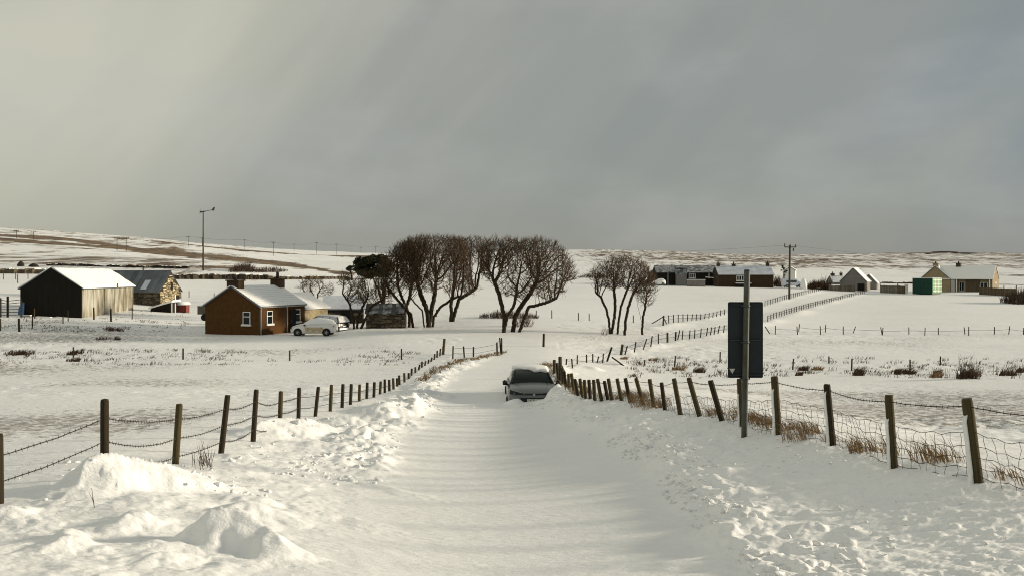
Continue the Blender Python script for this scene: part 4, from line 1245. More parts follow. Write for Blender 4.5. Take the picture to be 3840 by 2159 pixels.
# ---------------- farm on the right
def farm():
    # long low outhouse
    d = 200.
    def strip(px0, px1, base_row, eave_row, ridge_row, d, w, name, lab, cat, mw, mroof, msnow, skew=0.0, sn=.05):
        A = W(px0, base_row, d); B_ = W(px1, base_row, d); ex = Vector((1, skew)).normalized()
        e = empty(name, (A.x, A.y, A.z), math.atan2(ex.y, ex.x) - math.pi / 2, lab, cat)
        L = B_.x - A.x; he = (base_row - eave_row) / F * d; hr = he + (eave_row - ridge_row) / F * d * 1.02 + 0.0
        gable_block(L, w, he, hr, x0=-w, bury=1.2).build('wall', mw, e)
        for s in (1, -1):
            r = roof_slab(s, L, w, he, hr, x0=-w, oe=.2).build('roof', mroof, e)
            if msnow: roof_slab(s, L, w, he, hr, x0=-w, lift=.105, t=sn, oe=.22).build('roof_snow', msnow, r)
        return e, L, he, hr
    def wface(e, L): return ((.0, 0, 0), (0, 1, 0), (1, 0, 0))
    e, L, he, hr = strip(1652, 1806, 716, 685, 668.5, 203, 5.5, 'long_outhouse', 'long low grey outhouse with patchy snow roof at the left end of the farm', 'farm building', m_black, m_slate, m_snow_patchy)
    f = wface(e, L); k = F / 203
    window(e, f, ((1741 - 1652) / k, 2.05), 1.5, 1.15, 0, True, 2)
    window(e, f, ((1783 - 1652) / k, 2.05), .35, 1.2, 0, False)
    b = MB(); b.tube([(.12, (1680 - 1652) / k, -.5), (.12, (1680 - 1652) / k, 2.9), (.3, (1680 - 1652) / k, 4.2)], .08, 6); b.build('downpipe', m_pale_r, e)
    # dormer-like raised porch
    b = MB(); y0 = (1699 - 1652) / k; b.box((.7, y0 + 1.15, 1.1), (1.4, 2.3, 2.4)); b.build('porch', m_grey_r, e)
    b = MB(); b.box((.65, y0 + 1.15, 3.0), (1.7, 2.5, 1.35), Matrix.Rotation(.18, 3, 'Y')); b.build('porch_roof', m_snow_patchy, e)
    b = MB(); b.box((.6, y0 + 1.15, 3.78), (1.5, 2.6, .14)); b.build('porch_cap', m_black, e)
    b = MB(); b.tube([(1.0, (1772 - 1652) / k, 1.75), (1.0, (1808 - 1652) / k, 1.45)], .12, 6); b.build('canopy', m_snow, e)
    b = MB(); b.box((.06, (1795 - 1652) / k, .75), (.1, 1.0, 1.9)); b.build('door', m_dark, e)
    # rounded end of a nissen shed
    A = W(1645, 714, 208.5); e2 = empty('round_roofed_shed', A, 0, 'dark round-topped shed at the far left end of the farm', 'shed')
    r0 = 2.6; ring0 = [(r0 * math.cos(a) + 1.8, 0, max(r0 * 1.25 * math.sin(a), -.5) + .6) for a in [math.pi * j / 14 for j in range(15)]]
    b = MB(); b.loft([[(p[0], 0, p[2]) for p in ring0] + [(1.8 - r0, 0, -.8), (1.8 + r0, 0, -.8)], [(p[0], 5, p[2]) for p in ring0] + [(1.8 - r0, 5, -.8), (1.8 + r0, 5, -.8)]]); b.build('shell', m_black, e2, False)
    b = MB(); b.tube([(p[0], -.1, p[2]) for p in ring0[7:]], .09, 5); b.build('arch_rib', m_pale_r, e2, True)
    # brown farmhouse; shade is coloured into its roof snow
    e, L, he, hr = strip(1808, 1945, 719, 690.5, 669.5, 197, 6.2, 'brown_farmhouse', 'long brown farmhouse with three chimneys and shaded snow roof', 'house', m_harl_dk, m_slate, m_snow_thin_shaded, 0.0)
    k = F / 197; f = wface(e, L)
    window(e, f, ((1862 - 1808) / k, 1.75), 1.7, 1.2, 0, True, 2)
    b = MB(); b.box((.5, (1868 - 1808) / k, .62), (.9, 3.4, .16)); b.build('lean_to_roof', m_snow, e)
    b = MB(); b.box((.35, (1868 - 1808) / k, .1), (.7, 3.2, .9)); b.build('lean_to', m_dark, e)
    b = MB(); b.tube([(.25, -.1, he - .02), (.25, L + .1, he - .02)], .08, 6); b.build('gutter', m_pale_r, e)
    for px, z1, wd in ((1814.5, .85, .65), (1854, .75, .75), (1940.5, 1.15, .65)):
        chimney(e, (-3.1, (px - 1808) / k), .7, wd, hr - .8, hr + z1 * .55, m_pot, 1, 'y', .45, .16)
    b = MB(); b.box((-3.1, L + .06, he * .45), (5.9, .10, he * 1.1 + .6)); b.build('lit_gable_end', m_beige, e)  # sunlit gable end, its light put in as pale beige
    for nm, pr in (('garden_wall', (1729, 1774, 702, 717, 193)),):
        A = W(pr[0], pr[3], pr[4]); Bq = W(pr[1], pr[3], pr[4]); e3 = empty('garden_wall', A, 0, 'short pale stone garden wall in front of the long outhouse', 'wall')
        b = MB(); Lw = Bq.x - A.x; b.box((Lw / 2, .2, .2), (Lw, .4, (pr[3] - pr[2]) / F * pr[4] + .6)); b.build('wall', m_grey_r, e3)
        b = MB(); b.box((Lw / 2, .2, .2 + ((pr[3] - pr[2]) / F * pr[4] + .6) / 2 + .05), (Lw + .1, .5, .1)); b.build('snow_cap', m_snow, e3)
    # white gabled outbuilding beyond the pole
    A = W(1974, 700, 212); e = empty('white_outbuilding', A, math.atan2(-.35, .94), 'white-walled outbuilding beyond the electricity pole', 'farm building')
    gable_block(4.5, 2.4, 1.9, 2.7, bury=1.5).build('wall', m_white, e)
    for s in (1, -1): r = roof_slab(s, 4.5, 2.4, 1.9, 2.7).build('roof', m_slate, e); roof_slab(s, 4.5, 2.4, 1.9, 2.7, lift=.105, t=.1).build('roof_snow', m_snow, r)
    # small far cottage roof behind the gabled garage
    e, L, he, hr = strip(2096, 2126, 716, 709, 694, 240, 5, 'far_cottage', 'small distant cottage roof with two chimneys left of the gabled garage', 'house', m_grey_r, m_slate, m_snow, 0)
    chimney(e, (-2.5, .7), .7, .9, hr - .5, hr + .6, m_pot, 1, 'y'); chimney(e, (-2.5, 3.0), .6, .6, hr - .5, hr + .7, m_pot, 1, 'y')
    # gabled garage
    def gab(px0, px1, base_row, eave_row, ridge_row, d, tilt, Lback, name, lab, cat, mw):
        c, s = math.cos(tilt), math.sin(tilt); ex = Vector((c, -s)); A = W(px1, base_row, d)
        x0 = (px0 - CX) / F
        # width so that the left corner lands under px0
        t = (A.x - x0 * d) / (c + x0 * s)
        p = Vector((A.x, A.y)) - ex * t; z0 = A.z
        e = empty(name, (p.x, p.y, z0), math.atan2(ex.y, ex.x), lab, cat)
        he = (base_row - eave_row) / F * d; hr = (base_row - ridge_row) / F * (d + s * t / 2)
        gable_block(Lback, t, he, hr, bury=1.0).build('wall', mw, e)
        for sd_ in (1, -1):
            r = roof_slab(sd_, Lback, t, he, hr, oe=.1).build('roof', m_slate, e)
            roof_slab(sd_, Lback, t, he, hr, lift=.105, t=.10, oe=.15).build('roof_snow', m_snow, r)
        return e, t, he, hr
    e, t, he, hr = gab(2113, 2179, 729, 708, 675, 196, .50, 7, 'gabled_garage', 'grey gabled garage with a dark opening at the top of the side track', 'garage', m_grey_r)
    b = MB(); b.box((t * .80, -.04, .55), (1.45, .1, 1.7)); b.build('doorway', m_dark, e)
    b = MB(); b.box((t + .05, .15, he * .5 - .2), (.1, .35, he + .3)); b.build('corner_pier', m_beige, e)
    gab(2165, 2205, 727, 712, 691, 206, .45, 6, 'dark_outbuilding', 'dark gabled outbuilding just right of the grey garage', 'farm building', m_grey_r)[0]
    # beige bungalow: gable with lit roof edge, then the long shaded front, pale gable end at the right
    d = 187.; th = .676; c, s = math.cos(th), math.sin(th); ex = Vector((c, -s)); ey = Vector((s, c))
    A = W(2496, 735, d); sc = d / 175.
    Lf = 7.6 * sc; Lw = 5.7 * sc; p = Vector((A.x, A.y)) - ex * (Lf + Lw); z0 = A.z
    e = empty('beige_bungalow', (p.x, p.y, z0), math.atan2(ex.y, ex.x), 'cream bungalow with front gable, chimneys and a covered porch at the right of the farm', 'house')
    he, hr = 2.75, 5.55; wb = 6.4 * sc
    gable_block(wb * .75, Lw, he, hr).build('wing_wall', m_beige, e)
    for sd_ in (1, -1):
        r = roof_slab(sd_, wb * .75, Lw, he, hr, oe=.1).build('wing_roof', m_slate, e); roof_slab(sd_, wb * .75, Lw, he, hr, lift=.105, t=.10, oe=.15).build('roof_snow', m_snow, r)
    chimney(e, (Lw / 2, .45), 1.05, .8, hr - 1.0, hr + .55, m_beige, 1, pr=.16)
    # main body, ridge along local x
    b = MB(); x0, x1 = Lw * .5, Lw + Lf; hm = wb / 2
    b.loft([[(x0, 1.6, -.8), (x0, wb, -.8), (x0, wb, he), (x0, hm, hr), (x0, 1.6, he + .75)], [(x1, 1.6, -.8), (x1, wb, -.8), (x1, wb, he), (x1, hm, hr), (x1, 1.6, he + .75)]]); b.build('main_wall', m_beige, e)
    def slope(y0, z0_, y1, z1_, t_, lift, nm, m, par):
        q = MB(); q.loft([[(xx, y0, z0_ + lift), (xx, y1, z1_ + lift), (xx, y1, z1_ + lift + t_), (xx, y0, z0_ + lift + t_)] for xx in (x0, x1 + .12)]); return q.build(nm, m, par)
    sl = (hr - he) / hm
    r = slope(-.1, he - .1 * sl, hm, hr, .1, .01, 'roof', m_slate, e); slope(-.13, he - .13 * sl, hm, hr, .09, .115, 'roof_snow', m_snow, r)
    r = slope(hm, hr, wb + .1, he - .1 * sl, .1, .01, 'roof', m_slate, e); slope(hm, hr, wb + .13, he - .13 * sl, .09, .115, 'roof_snow', m_snow, r)
    b = MB(); b.add([(x1 + .02, .0, -.8), (x1 + .02, wb, -.8), (x1 + .02, wb, he), (x1 + .02, hm, hr - .05), (x1 + .02, .0, he), (x1 - .12, .0, -.8), (x1 - .12, wb, -.8), (x1 - .12, wb, he), (x1 - .12, hm, hr - .05), (x1 - .12, .0, he)],
        [(0,1,2,3,4),(9,8,7,6,5),(0,5,6,1),(1,6,7,2),(2,7,8,3),(3,8,9,4),(4,9,5,0)]); b.build('end_gable', m_beige, e)
    window(e, ((x1 + .02, 0, 0), (0, 1, 0), (1, 0, 0)), (hm, 1.3), 1.6, 1.6, 0, False, 1)
    fw = ((0, 1.6, 0), (1, 0, 0), (0, -1, 0))
    b = MB(); b.box((Lw + .45, .85, 1.2), (.75, 1.5, 2.9)); b.build('porch_side_wall', m_pale_r, e)
    window(e, fw, (Lw + 1.9, 1.15), 1.0, 1.9, 0, False, 1)
    b = MB(); b.box((Lw + 4.1, 1.5, 1.25), (2.6, .25, 3.0)); b.build('timber_cladding', m_brownwood, e)
    window(e, fw, (Lw + 6.2, 1.3), 1.5, 1.6, 0, True, 1)
    for xx in (Lw + 1.2, Lw + 7.6):
        b = MB(); b.box((xx, .12, 1.1), (.16, .16, 3.2)); b.build('porch_post', m_white, e)
    chimney(e, (Lw + .9, hm), .9, .9, hr - .5, hr + .55, m_pot, 1, pr=.16, ph=.5)
    # green container; sunlight is put into the brighter green of its end
    d = 176.; A = W(2345, 736, d); ex = Vector((math.cos(.8), -math.sin(.8)))
    cw = (2345 - 2295) / F * d * 1.0; xl = (2295 - CX) / F; t = (A.x - xl * d) / (ex.x - xl * ex.y); p = Vector((A.x, A.y)) - ex * t
    e = empty('green_container', (p.x, p.y, A.z), math.atan2(ex.y, ex.x), 'dark green corrugated container with a sunlit-green end beside the cream bungalow', 'container')
    h = 36 / F * d; dep = 4.6
    b = MB(); n = 28; prof = []
    for k in range(n * 2 + 1):
        prof.append((t * k / (n * 2), .06 if (k // 2) % 2 else 0.))
    ring = [(x, y) for x, y in prof] + [(t, dep), (0, dep)]
    b.loft([[(x, y, z) for x, y in ring] for z in (-.3, h)]); b.build('body', m_green, e)
    b = MB(); b.box((t / 2, dep / 2, h + .05), (t + .1, dep + .1, .1)); b.build('snow_cap', m_snow_thin_shaded, e)
    b = MB(); b.box((t + .04, dep / 2, h / 2), (.06, dep, h)); b.build('end_doors', m_green_sunlit, e)
    for k in range(6):
        b = MB(); b.box((t + .10, dep * (k + .5) / 6, h / 2), (.07, .10, h - .1)); b.build('locking_bar', m_white, e)
    for k in range(4):
        b = MB(); b.box((t + .12, dep / 2, h * (k + .5) / 4), (.07, dep, .09)); b.build('crossbar', m_white, e)
    # board fences, each board a part
    def boards(px0, px1, top0, top1, base, d0, d1, m, lab, n, snowcap=False):
        A = W(px0, base, d0); Bq = W(px1, base, d1); dr = (Bq - A); dr.z = 0; L = dr.length
        e = empty('board_fence', A, math.atan2(dr.y, dr.x), lab, 'fence'); h0 = (base - top0) / F * d0; h1 = (base - top1) / F * d1
        dz = Bq.z - A.z
        q = MB(); q.box((0, 0, .5), (1, .03, 1)); me = None
        for k in range(n):
            t_ = (k + .5) / n; hh = h0 + (h1 - h0) * t_
            if me is None:
                o = q.build('board', m, e); me = o.data
            else:
                o = bpy.data.objects.new('board', me); COL.objects.link(o); o.parent = e
            o.location = (L * t_, .01 * (k % 2), -.4 + dz * t_ + R.uniform(-.03, .03)); o.scale = (L / n * .93, 1, hh + .4)
        for z_ in (.25, .8):
            q = MB(); q.tube([(0, .06, h0 * z_), (L, .06, dz + h1 * z_)], .05, 4); q.build('rail', m, e)
        for k in range(max(2, n // 10)):
            q = MB(); t_ = k / max(1, n // 10 - 1); q.box((L * t_, .1, dz * t_ + h0 * .5), (.12, .12, h0 + .6)); q.build('post', m, e)
    boards(2214, 2257, 717, 718, 736, 186, 184, m_greywood, 'weathered grey board fence between the garage and the container', 22)
    boards(2258, 2276, 718, 719, 736, 183, 182, m_brownwood, 'short lighter board fence left of the white gatepost', 10)
    boards(2463, 2556, 722, 726, 741, 176, 170, m_brownwood, 'brown board fence in front of the right end of the cream bungalow', 46)
    boards(2085, 2150, 718, 717, 730, 193, 190, m_greywood, 'low dark board fence left of the gabled garage', 28)
    A = W(2280, 736, 182); b = MB(); b.box((0, 0, .55), (.45, .45, 2.1)); g = b.build('gatepost', m_white, None); g.location = A; tag(g, 'white rendered gatepost left of the green container', 'post')
    b = MB(); b.box((0, 0, 1.66), (.55, .55, .14)); b.build('snow_cap', m_snow, g)
farm()

# cattle gate by the black barn
def cattle_gate():
    d = 86.; A = W(2, 798, d); e = empty('cattle_gate', A, 0, 'metal railed cattle gate between dark posts at the left of the black barn', 'gate')
    w = (56 - 2) / F * d; x1 = (20 - 2) / F * d
    for x, m, r, h in ((0, m_greywood, .09, 1.9), (x1, m_black, .11, 2.05), (w - .05, m_post, .07, 1.6)):
        b = MB(); b.tube([(x, 0, -.4), (x, 0, h)], r, 8); b.build('post', m, e)
    for k in range(6):
        z = .25 + k * .27
        b = MB(); b.tube([(0, -.05, z + (.12 if k > 3 else 0)), (x1, -.05, z), (w, -.05, z + (.14 if k > 3 else .03))], .035, 6); b.build('rail', m_rail, e, True)
    d = 87.; A = W(45, 792, d); b = MB(); b.add([(0,0,0),(.5,0,0),(.55,0,1.25),(.35,0,1.0),(.1,0,.75),(0,.25,0),(.5,.25,0),(.55,.25,1.25),(.35,.25,1.0),(.1,.25,.75)], [(0,1,2,3,4),(9,8,7,6,5),(0,5,6,1),(1,6,7,2),(2,7,8,3),(3,8,9,4),(4,9,5,0)])
    o = b.build('tarpaulin', m_blue); o.location = A; tag(o, 'blue tarpaulin hanging behind the cattle gate', 'tarpaulin')
cattle_gate()

# stone dykes and field walls with snow in their joints
def dyke(px0, py0, px1, py1, h, lab, n, m=m_stone, bank=None):
    b = MB(); c = MB(); first = None
    for k in range(n):
        t = (k + R.random()) / n; px = px0 + (px1 - px0) * t; py = py0 + (py1 - py0) * t
        x, y = hit(px, py, base)
        if first is None: first = Vector((x, y, gz(x, y)))
        z = gz(x, y); s = h * R.uniform(.3, 1.35) * (.5 + .5 * min(1, 1.6 * abs(math.sin(px * .05) + .4 * math.sin(px * .21))))
        rot = Matrix.Rotation(R.random() * 3, 3, 'Z') @ Matrix.Rotation(R.uniform(-.3, .3), 3, 'X')
        b.box((x, y + R.uniform(-.4, .4), z + s * .3), (s * R.uniform(1.0, 2.6), s * 1.2, s), rot)
        if R.random() < .5: c.box((x, y, z + s * .85), (s * 1.4, s, s * .2), rot)
    e = empty('stone_dyke', first, 0, lab, 'wall')
    o = b.build('stone', m, e, loc=first); o['kind'] = 'stuff'
    o = c.build('snow_cap', m_snow, e, loc=first); o['kind'] = 'stuff'
dyke(440, 701, 700, 702, .8, 'tumbled stone dyke with snow caps running behind the brown cottage chimneys', 260)
dyke(700, 702, 880, 701, .55, 'low stretch of stone dyke ending at the evergreen tree', 150)
dyke(-60, 685, 118, 687, .8, 'stone dyke behind the left slope of the black barn roof', 200)
dyke(2210, 710, 2330, 712, .5, 'dark field dyke beyond the garage and the container', 120)
dyke(120, 668, 470, 675, .45, 'line of stones below the heather band on the left hill', 130)
def rocks(lst, lab, name='boulder', m=m_joint):
    for (px, py, w, h, l) in lst:
        x, y = hit(px, py, base); z = gz(x, y); s = w / F * y; hh = h / F * y
        b = MB(); rr = random.Random(int(px)); rings = []
        for (t, k) in ((-.3, 1), (.3, 1.0), (.7, .7), (1.0, .25)):
            rings.append([(math.cos(a) * s / 2 * k * rr.uniform(.85, 1.15), math.sin(a) * s / 3 * k * rr.uniform(.85, 1.15), hh * t) for a in [2 * math.pi * j / 9 for j in range(9)]])
        b.loft(rings); o = b.build(name, m); o.location = (x, y, z); tag(o, l, 'rock')
rocks([(53,670,18,13,'rounded dark hay bale shape under snow on the left hill'),(85,671,26,8,'low dark heap on the snowy left hill above the black barn'),(2375,636,70,3.5,'dark rock outcrop on the right skyline'),(2425,638,60,2.5,'thin dark rock ledge on the right skyline'),(2335,639,16,2.5,'small dark rocks below the right skyline')], '')

# ------------------------------------------------------------------ vehicles
def carbody(stations, m, parent, name='body'):
    b = MB(); rings = []
    for (y, w, zb, zm, zs, zt) in stations:
        half = [(w * .86, zb), (w * .98, zb + .10), (w, zm), (w * .97, zs), (w * .86, zt - .02), (w * .45, zt + .02)]
        rings.append([(-x, y, z) for x, z in half] + [(0, y, zt + .03)] + [(x, y, z) for x, z in reversed(half)])
    b.loft(rings); return b.build(name, m, parent, True)
def greenhouse(stations, m, parent, name='windows'):
    b = MB(); rings = []
    for (y, wb, zb, wt, zt) in stations:
        half = [(wb, zb), (wb * .5 + wt * .5, zb * .5 + zt * .5), (wt, zt - .05), (wt * .86, zt)]
        rings.append([(-x, y, z) for x, z in half] + [(0, y, zt + .015)] + [(x, y, z) for x, z in reversed(half)])
    b.loft(rings); return b.build(name, m, parent, True)
def wheel(parent, x, y, z, r, wd=.22, spokes=5, m=m_rim):
    w = MB(); s = 1 if x > 0 else -1
    prof = [(r * .62, -wd / 2), (r * .95, -wd / 2), (r, -wd * .3), (r, wd * .3), (r * .95, wd / 2), (r * .62, wd / 2)]
    n = 24; rings = [[(x + q[1], y + math.cos(2 * math.pi * k / n) * q[0], z + math.sin(2 * math.pi * k / n) * q[0]) for q in prof] for k in range(n)]
    w.loft(rings + [rings[0]], close=True, cap=False); wo = w.build('wheel', m_tyre, parent, True)
    b = MB(); b.tube([(x + s * wd * .1, y, z), (x + s * wd * .40, y, z)], r * .14, 10)
    for k in range(spokes):
        a = 2 * math.pi * k / spokes + .3; rot = Matrix.Rotation(a, 3, 'X')
        b.box(Vector((x + s * wd * .34, y, z)) + rot @ Vector((0, 0, r * .36)), (.03, r * .16, r * .58), rot)
    rim = [[(x + s * wd * q[1], y + math.cos(2 * math.pi * k / n) * r * q[0], z + math.sin(2 * math.pi * k / n) * r * q[0]) for q in ((.60, .1), (.68, .3), (.68, .42), (.60, .42))] for k in range(n)]
    b.loft(rim + [rim[0]], close=True, cap=False); b.build('rim', m, wo)
    b = MB(); b.tube([(x - s * wd * .1, y, z), (x + s * wd * .05, y, z)], r * .62, 16); b.build('brake_disc', m_dark, wo)

def stuck_car():
    d = 31.3; x = (1338 - CX) / F * d; z0 = .43
    z0 += .04
    e = empty('stuck_car', (x, d + 2.15, z0), math.pi + .035, 'grey-green car stuck in the snowdrift on the road, facing us with a snowed roof', 'car')
    st = [(-2.15, .70, .42, .70, .86, .92), (-2.05, .84, .30, .72, .92, 1.0), (-1.3, .90, .22, .70, .93, 1.02), (-.2, .91, .20, .70, .93, 1.02), (.75, .92, .20, .70, .96, 1.06), (1.0, .92, .20, .70, .96, 1.06),
          (1.5, .92, .20, .68, .94, 1.045), (1.85, .91, .22, .66, .90, 1.0), (2.02, .88, .25, .64, .86, .955), (2.12, .83, .28, .62, .80, .895), (2.17, .76, .32, .60, .74, .82), (2.185, .66, .40, .58, .66, .72)]
    carbody(st, m_car_silver, e)
    # grooves of the bonnet
    for s in (-1, 1):
        b = MB(); b.tube([(s * .60, .98, 1.075), (s * .55, 1.5, 1.06), (s * .46, 1.95, .985)], .012, 5); b.build('bonnet_crease', m_car_silver, e, True)
    greenhouse([(-2.02, .66, .95, .55, 1.02), (-1.75, .76, .98, .58, 1.30), (-1.35, .79, 1.0, .61, 1.44), (-.5, .80, 1.0, .64, 1.495), (.1, .80, 1.0, .63, 1.47), (.98, .78, 1.0, .74, 1.07)], m_glass, e, 'windscreen')
    b = MB(); rings = []
    for (y, w, z) in ((-1.8, .56, 1.27), (-1.35, .60, 1.45), (-.5, .63, 1.51), (.05, .62, 1.49), (.16, .60, 1.455)):
        rings.append([(-w, y, z - .07), (-w * .98, y, z - .01), (-w * .5, y, z + .02), (0, y, z + .025), (w * .5, y, z + .02), (w * .98, y, z - .01), (w, y, z - .07)])
    b.loft(rings); b.build('roof', m_car_silver, e, True)
    for s in (-1, 1):
        b = MB(); b.tube([(s * .60, .16, 1.43), (s * .70, .60, 1.22), (s * .785, 1.02, 1.0)], [.035, .035, .045], 6); b.build('windscreen_pillar', m_plastic, e, True)
        b = MB(); b.loft([[(s * .98 + dx, y_, 1.04 + dz) for dx, dz in ((-.09, -.07), (.09, -.05), (.10, .06), (.03, .12), (-.08, .08))] for y_ in (.72, .86)]); mo = b.build('wing_mirror', m_plastic, e, True)
        b = MB(); b.tube([(s * .80, .78, .99), (s * .93, .78, .99)], .03, 6); b.build('mirror_stalk', m_plastic, mo)
        # swept headlamp
        b = MB(); b.loft([[(s * (.32 + .53 * t), 2.15 - .09 * t ** 3, zc - hh), (s * (.32 + .53 * t), 2.225 - .10 * t ** 3, zc - hh), (s * (.32 + .53 * t), 2.205 - .11 * t ** 3, zc + hh), (s * (.32 + .53 * t), 2.06 - .12 * t ** 3, zc + hh)] for t, zc, hh in ((0, .83, .012), (.35, .845, .035), (.7, .865, .06), (1.0, .90, .07))]); hl = b.build('headlamp', m_plastic, e, True)
        b = MB(); b.tube([(s * .70, 2.12, .85), (s * .70, 2.215, .85)], .035, 8); b.build('lens', m_lamp, hl)
        b = MB(); b.tube([(s * .45, 2.20, .875), (s * .80, 2.09, .955)], .011, 5); b.build('light_strip', m_rim, hl)
        # sill and arch lining
        b = MB(); b.tube([(s * .915, 1.85, .25), (s * .935, 1.5, .62), (s * .93, 1.15, .25)], .035, 6); b.build('arch_trim', m_plastic, e, True)
    b = MB(); b.loft([[(x_, 2.10, z_ - .03), (x_, 2.20, z_ - .03), (x_, 2.19, z_ + .025), (x_, 2.10, z_ + .025)] for x_, z_ in ((-.62, .86), (-.40, .825), (0, .815), (.40, .825), (.62, .86))]); b.build('upper_grille', m_plastic, e)
    b = MB(); b.loft([[(-.40, 2.15, .46), (-.50, 2.15, .70), (.50, 2.15, .70), (.40, 2.15, .46)], [(-.38, 2.205, .46), (-.48, 2.205, .69), (.48, 2.205, .69), (.38, 2.205, .46)]]); b.build('lower_grille', m_plastic, e)
    b = MB(); b.box((0, 2.17, .28), (.85, .12, .24)); b.build('air_intake', m_plastic, e)
    b = MB(); b.box((-.02, 2.222, .595), (.52, .015, .115)); pl = b.build('number_plate', m_plate, e)
    tc = bpy.data.curves.new('plate_letters', 'FONT'); tc.body = 'LK70 LTE'; tc.size = .105; tc.align_x = 'CENTER'; tc.align_y = 'CENTER'; tc.extrude = .002
    tc.materials.append(m_plastic); t0 = bpy.data.objects.new('plate_letters', tc); COL.objects.link(t0); bpy.context.view_layer.update()
    tm = bpy.data.meshes.new_from_object(t0.evaluated_get(bpy.context.evaluated_depsgraph_get())); bpy.data.objects.remove(t0); bpy.data.curves.remove(tc)
    to = bpy.data.objects.new('plate_letters', tm); COL.objects.link(to); to.parent = pl; to.location = (-.02, 2.234, .595); to.rotation_euler = (math.pi / 2, 0, math.pi)
    to.scale = (1.05, 1.15, 1)
    b = MB(); b.tube([(-.0, 2.18, .80), (-.0, 2.215, .80)], .045, 10); b.build('badge', m_rim, e)
    for s in (-1, 1):
        b = MB(); b.tube([(s * .10, .99, 1.08), (s * .10 + .5, .66, 1.23)], .012, 5); b.build('wiper', m_plastic, e)
    for sx in (-.82, .82):
        for y in (-1.35, 1.4): wheel(e, sx, y, .34, .34)
    # snow lying on roof: thick at the right as we look, uneven front edge over the screen
    b = MB(); rings = []
    for k in range(13):
        u = k / 12; xx = -.66 + 1.32 * u          # local +x is picture left
        th = .045 * math.sin(math.pi * min(1, u * .94 + .03)) ** .5 * (1.2 - .35 * u) + .012
        fr = .20 - .25 * max(0, (u - .5)) * 2 + .03 * math.sin(k * 1.7) + (.10 if u < .5 else 0)
        zc = lambda y: 1.50 - .06 * abs(xx) ** 2 - .10 * max(0, y) - (.14 * max(0, -y - .9))
        ring = []
        ys = [-1.55, -1.2, -.7, -.2, fr * .6, fr]
        for y in ys: ring.append((xx, y, zc(y) + .015 + th * (1 if y not in (ys[0], ys[-1]) else .4)))
        for y in reversed(ys): ring.append((xx, y, zc(y) - (.05 if y != ys[-1] else .08)))
        rings.append(ring)
    b.loft(rings); b.build('roof_snow', m_snow, e, True)
stuck_car()

def hatch():
    d = 76.3; A = W(790.5, 842, d)
    e = empty('white_hatchback', A, math.radians(90), 'small white hatchback with mud-splashed doors covered in snow beside the cottage', 'car')
    st = [(-1.90, .66, .35, .60, .80, .86), (-1.84, .78, .28, .62, .88, .95), (-1.3, .83, .20, .62, .90, .96), (-.3, .84, .18, .60, .88, .93), (.6, .84, .18, .58, .86, .91), (.95, .84, .19, .56, .84, .90), (1.45, .81, .22, .52, .74, .80), (1.80, .74, .26, .48, .62, .68), (1.90, .60, .32, .46, .56, .60)]
    carbody(st, m_car_white, e)
    greenhouse([(-1.78, .70, .93, .55, 1.02), (-1.55, .73, .93, .56, 1.28), (-1.1, .74, .92, .58, 1.41), (-.4, .75, .91, .60, 1.46), (.15, .75, .90, .59, 1.42), (.95, .70, .87, .62, .93)], m_snow, e, 'snow_covered_cabin')
    for s in (-1, 1):
        b = MB(); b.loft([[(s * .846, y, z) for z in (.28, .50, .72)] + [(s * .835, y, z) for z in (.72, .50, .28)] for y in (-.95, -.2, .2, .62)]); b.build('door', m_car_mud, e)
        b = MB(); b.box((s * .90, .62, .90), (.14, .14, .12)); b.build('wing_mirror', m_plastic, e, True)
        b = MB(); b.box((s * .66, -1.80, .76), (.22, .10, .18)); b.build('rear_lamp', m_redlamp, e)
        b = MB(); b.box((s * .62, 1.78, .60), (.24, .12, .10)); b.build('headlamp', m_lamp, e)
        for y in (-1.22, 1.22):
            b = MB(); b.loft([[(s * (.80 + q), y + math.cos(a) * .355, .29 + math.sin(a) * .355) for a in [2 * math.pi * j / 22 for j in range(22)]] for q in (0, .052)]); b.build('wheel_arch', m_dark, e)
            wheel(e, s * .80, y, .28, .28, .16)
    b = MB(); b.box((0, 1.86, .34), (.9, .12, .12)); b.build('lower_grille', m_plastic, e)
    b = MB(); b.tube([(0, -1.94, .40), (0, -1.90, .40)], .09, 8); b.build('badge', m_rim, e)
    # snow on bonnet
    b = MB(); b.loft([[(-.70, y, z), (-.5, y, z + .06), (0, y, z + .085), (.5, y, z + .06), (.70, y, z), (.5, y, z - .05), (-.5, y, z - .05)] for y, z in ((.75, .93), (1.1, .89), (1.5, .80), (1.78, .70))]); b.build('bonnet_snow', m_snow, e, True)
hatch()

